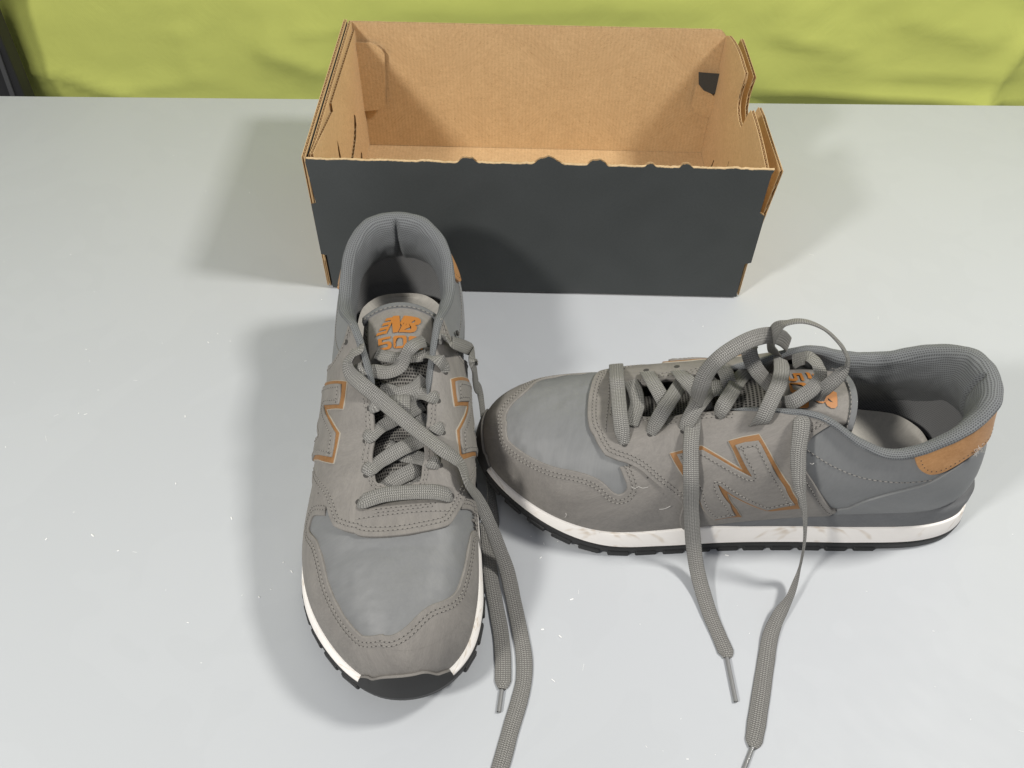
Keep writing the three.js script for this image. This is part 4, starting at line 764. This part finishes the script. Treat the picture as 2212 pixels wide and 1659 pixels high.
{
  const B4 = (x, y, d, w) => onShoe(B, ...C4(x, y), d, w), B5 = (x, y, d, w) => onShoe(B, ...C5(x, y), d, w);
  const E = (C, x, y) => onShoe(B, ...C(x, y), 0.0018, 0.62), L = [];
  L.push([B4(1063, 190, 0.004), B4(1066, 245, 0.008), B4(1075, 350, 0.010), B4(1088, 500, 0.010), B4(1105, 640, 0.006), E(C5, 132, 1215)]);
  L.push([B4(1165, 280, 0.003), B4(1200, 350, 0.005), B4(1215, 440, 0.005), B4(1195, 520, 0.004), B4(1165, 600, 0.003)]);
  const up = V(0, 0.85, 0.5), R4 = (...l) => l.map(([x, y, Y]) => air(...C4(x, y), Y, up)), R5 = (...l) => l.map(([x, y, Y]) => air(...C5(x, y), Y, up));
  L.push(R4([1284, 212, 0.0785], [1316, 262, 0.0855], [1362, 340, 0.0865], [1412, 430, 0.0835], [1446, 500, 0.079]));
  L.push([E(C5, 355, 1128), B4(1340, 600, 0.005), ...R4([1400, 500, 0.0865], [1465, 400, 0.087], [1525, 310, 0.083], [1560, 255, 0.078])]);
  L.push(R4([1508, 204, 0.0825], [1548, 246, 0.0895], [1608, 305, 0.0905], [1688, 420, 0.0875], [1718, 490, 0.083]));
  L.push([E(C5, 642, 1100), B4(1580, 575, 0.005), ...R4([1645, 465, 0.091], [1725, 360, 0.0905], [1790, 270, 0.085])]);
  L.push([E(C5, 942, 975), B5(965, 925, 0.005), ...R5([1010, 850, 0.0945], [1075, 745, 0.0945], [1130, 650, 0.092], [1200, 580, 0.087])]);
  L.push(R5([935, 505, 0.0885], [985, 545, 0.0955], [1025, 620, 0.0955], [1050, 710, 0.0925], [1065, 790, 0.088]));
  const at = (x, y, Y, n, w) => air(...C5(x, y), Y, n, w);
  // loose ribbon lying over the throat from the far row of eyelets
  L.push([at(1240, 330, 0.115, V(0, 0.8, 0.5)), at(1215, 380, 0.116, V(-0.2, 0.6, 0.8)), at(1235, 480, 0.112, V(-0.2, 0.6, 0.75)), at(1290, 580, 0.107, V(-0.1, 0.7, 0.7)), at(1370, 670, 0.100, V(-0.1, 0.8, 0.6)), at(1440, 740, 0.094, V(0, 0.9, 0.4))]);
  L.push([at(1490, 470, 0.105, V(0, 0.7, 0.7)), at(1500, 560, 0.108, V(-0.2, 0.65, 0.75)), at(1480, 680, 0.109, V(-0.25, 0.6, 0.75)), at(1430, 790, 0.107, V(-0.2, 0.6, 0.75)), at(1375, 910, 0.103, V(-0.1, 0.6, 0.8)), at(1325, 1010, 0.097, V(0, 0.55, 0.85)), at(1270, 1045, 0.090, V(0.3, 0.1, 0.9)), at(1225, 1020, 0.087, V(0.5, -0.6, 0.6)), at(1250, 975, 0.087, V(0.2, -0.95, 0.1)), at(1300, 960, 0.088, V(0, -1, 0))]);
  // the standing loop
  L.push([at(1440, 430, 0.104, V(-0.6, 0.4, 0.7)), at(1420, 370, 0.114, V(-0.7, 0.2, 0.6)), at(1410, 300, 0.126, V(-0.85, 0.3, 0.4)), at(1450, 215, 0.139, V(-0.5, 0.75, 0.45), 0.9), at(1560, 155, 0.147, V(-0.1, 0.95, -0.25), 0.68), at(1700, 145, 0.150, V(0.1, 0.9, -0.35), 0.62), at(1850, 200, 0.147, V(0.4, 0.8, -0.3), 0.62), at(1970, 300, 0.140, V(0.7, 0.6, -0.1), 0.64), at(2055, 420, 0.130, V(0.85, 0.4, 0.1), 0.8), at(2070, 520, 0.122, V(0.75, 0.4, 0.5), 0.85), at(2010, 610, 0.117, V(0.3, 0.6, 0.75)), at(1920, 690, 0.112, V(0.1, 0.65, 0.75)), at(1840, 760, 0.106, V(0, 0.7, 0.7)), at(1800, 830, 0.099, V(0, 0.8, 0.6))]);
  L.push([at(1600, 500, 0.104, V(0, 0.9, 0.4)), at(1680, 470, 0.110, V(-0.2, 0.9, 0.3)), at(1755, 465, 0.114, V(0.3, 0.85, 0.4)), at(1815, 530, 0.114, V(0.4, 0.6, 0.7)), at(1835, 620, 0.112, V(0.2, 0.6, 0.8)), at(1780, 720, 0.110, V(0, 0.6, 0.8)), at(1690, 790, 0.107, V(-0.1, 0.6, 0.8)), at(1600, 845, 0.104, V(-0.2, 0.5, 0.85)), at(1530, 855, 0.100, V(-0.6, 0.2, 0.75)), at(1520, 830, 0.096, V(-0.5, -0.6, 0.5))]);
  // long end: up behind the eyelets, over and down across the side to the table
  const l1 = [at(1560, 345, 0.106, V(0.3, 0.6, 0.7)), at(1500, 290, 0.122, V(0.3, 0.5, 0.8)), at(1400, 265, 0.133, V(0, 0.6, 0.8)), at(1250, 295, 0.137, V(-0.3, 0.65, 0.7)), at(1080, 380, 0.135, V(-0.45, 0.7, 0.6)), at(940, 480, 0.130, V(-0.5, 0.7, 0.5)), at(840, 600, 0.120, V(-0.35, 0.65, 0.65)), at(785, 740, 0.109, V(-0.2, 0.6, 0.75)), B5(745, 900, 0.009), B5(715, 1150, 0.0065), B5(708, 1350, 0.0075), B5(712, 1550, 0.0085)];
  const z1 = l1[l1.length - 1][0].z; for (const [x, y, dz, n] of [[1244, 140, 0.004, V(0, 0.3, 0.95)], [1249, 250, 0.008, V(0, 0.35, 0.93)], [1258, 360, 0.013, V(0, 0.45, 0.88)]]) l1.push(airZ(...CL(x, y), z1 + dz, n));
  for (const [x, y, Y, n] of [[1275, 480, 0.010, V(-0.1, 0.75, 0.6)], [1305, 600, 0.0045, V(-0.1, 0.92, 0.4)], [1350, 740, 0.0016, UP], [1400, 860, 0.001, UP], [1438, 950, 0.001, UP], [1444, 985, 0.0012, UP]]) l1.push(air(...CL(x, y), Y, n, y > 970 ? 0.42 : 1));
  L.push(l1);
  const l2 = [E(C5, 1680, 968), B5(1675, 1020, 0.005), B5(1665, 1120, 0.007), B5(1645, 1280, 0.0085, 0.95), B5(1645, 1420, 0.010, 0.9), B5(1655, 1560, 0.012, 0.8)];
  const z2 = l2[l2.length - 1][0].z; for (const [x, y, dz, n, w] of [[1870, 90, 0.004, V(0.6, 0.3, 0.7), 0.7], [1884, 210, 0.009, V(0.8, 0.3, 0.5), 0.55], [1879, 345, 0.015, V(0.85, 0.4, 0.3), 0.5]]) l2.push(airZ(...CL(x, y), z2 + dz, n, w));
  for (const [x, y, Y, n, w] of [[1850, 490, 0.016, V(0.8, 0.55, 0.2), 0.55], [1800, 640, 0.0085, V(0.7, 0.7, 0.1), 0.7], [1735, 750, 0.0045, V(0.4, 0.9, 0), 0.9], [1690, 860, 0.002, V(0.1, 1, 0), 1], [1665, 1000, 0.001, UP, 1.05], [1638, 1180, 0.001, UP, 1.1], [1612, 1350, 0.001, UP, 1.1], [1596, 1450, 0.001, UP, 1], [1588, 1490, 0.0012, UP, 0.42]]) l2.push(air(...CL(x, y), Y, n, w));
  L.push(l2);
  finishLaces(B, L, [[CL(1445, 985), CL(1495, 1232)], [CL(1588, 1488), CL(1530, 1640)]]);
}

// loose fibres clinging to the shoe that lies crosswise
{
  const gs = [], fibre = (C, l, r = 0.00013) => { const q = l.map(([x, y], i) => onShoe(B, ...C(x, y), 0.0026 + (i % 2) * 0.0004)[0]); if (q.some((v, i) => i && v.distanceTo(q[i - 1]) > 0.012)) return; const c = new THREE.CatmullRomCurve3(q); const g = new THREE.TubeGeometry(c, l.length * 4, r, 4); g.applyMatrix4(B.inv); gs.push(g); };
  fibre(C4, [[1172, 1045], [1200, 1056], [1225, 1044], [1255, 1054], [1295, 1047]]);
  fibre(C4, [[1375, 1208], [1405, 1206], [1432, 1198], [1456, 1184]], 0.00018);
  fibre(C4, [[690, 1268], [700, 1250], [696, 1235]]); fibre(C4, [[930, 1390], [942, 1400], [938, 1415]]);
  fibre(C6, [[330, 915], [345, 922], [358, 914]], 0.0002);
  for (let i = 0; i < 26; i++) { const x = 1440 + rnd() * 62, y = 872 - (x - 1440) * 0.75 + (rnd() - 0.5) * 26, a = rnd() * 6.3; fibre(C6, [[x, y], [x + 9 * Math.cos(a), y + 9 * Math.sin(a)], [x + 16 * Math.cos(a + 0.8), y + 16 * Math.sin(a + 0.8)]], 0.00009); }
  const o = add('lint', mergeGeometries(gs), new THREE.MeshStandardMaterial({ color: lin(0.62, 0.60, 0.56), roughness: 0.9 }), B.g); o.userData.kind = 'stuff';
}

// worn heels: the collar of one shoe stands a little taller than that of the other
for (const [S, k] of [[A, -0.0025], [B, 0.0055]]) S.g.traverse((o) => {
  if (!o.isMesh || o.name === 'lug' || o.name === 'eyelet' || o.name === 'vent_hole') return; const p = o.geometry.attributes.position;
  for (let i = 0; i < p.count; i++) { const x = p.getX(i), y = p.getY(i); if (x < 0.09 && y > 0.05) p.setY(i, y + k * (1 - smooth(0.005, 0.085, x)) * smooth(0.055, 0.115, y)); }
});
// ---------- lint and dust on the table ----------
{
  const spots = [[185, 895], [200, 1157], [612, 1215], [450, 740], [170, 893], [630, 1235], [380, 1045], [500, 1120], [560, 1290], [255, 1190], [100, 1165], [1168, 1205], [1172, 1360], [1235, 1295], [1195, 1470], [1175, 1175], [1205, 1170], [1225, 1172], [1570, 1200], [1210, 1375], [1480, 1190], [1485, 1640], [660, 780], [1345, 1700], [1925, 850], [400, 900], [1990, 900], [740, 1000]];
  const gs = [];
  const put = (p, l, w, a) => { const g = new THREE.CapsuleGeometry(w, l, 2, 6); g.rotateZ(Math.PI / 2); g.scale(1, 0.4, 1); g.rotateY(a); g.translate(p.x, w * 0.4 + 0.0001, p.z); gs.push(g); };
  for (const [x, y] of spots) put(onY(x, y), 0.0003 + rnd() * 0.0018, 0.00022 + rnd() * 0.00025, rnd() * 3.14);
  for (let i = 0; i < 90; i++) put(V((rnd() - 0.5) * 0.9, 0, -0.15 - rnd() * 0.55), rnd() * 0.0012, 0.0001 + rnd() * 0.00016, rnd() * 3.14);
  for (let i = 0; i < 14; i++) put(V((rnd() - 0.5) * 0.7, 0, -0.15 - rnd() * 0.5), 0.002 + rnd() * 0.003, 0.00009, rnd() * 3.14);
  const o = add('dust', mergeGeometries(gs), new THREE.MeshStandardMaterial({ color: lin(0.9, 0.9, 0.88), roughness: 0.9 }));
  o.userData = { kind: 'stuff', label: 'white specks of lint and dust scattered on the grey table', category: 'dust' };
}
renderer.render(scene, camera);
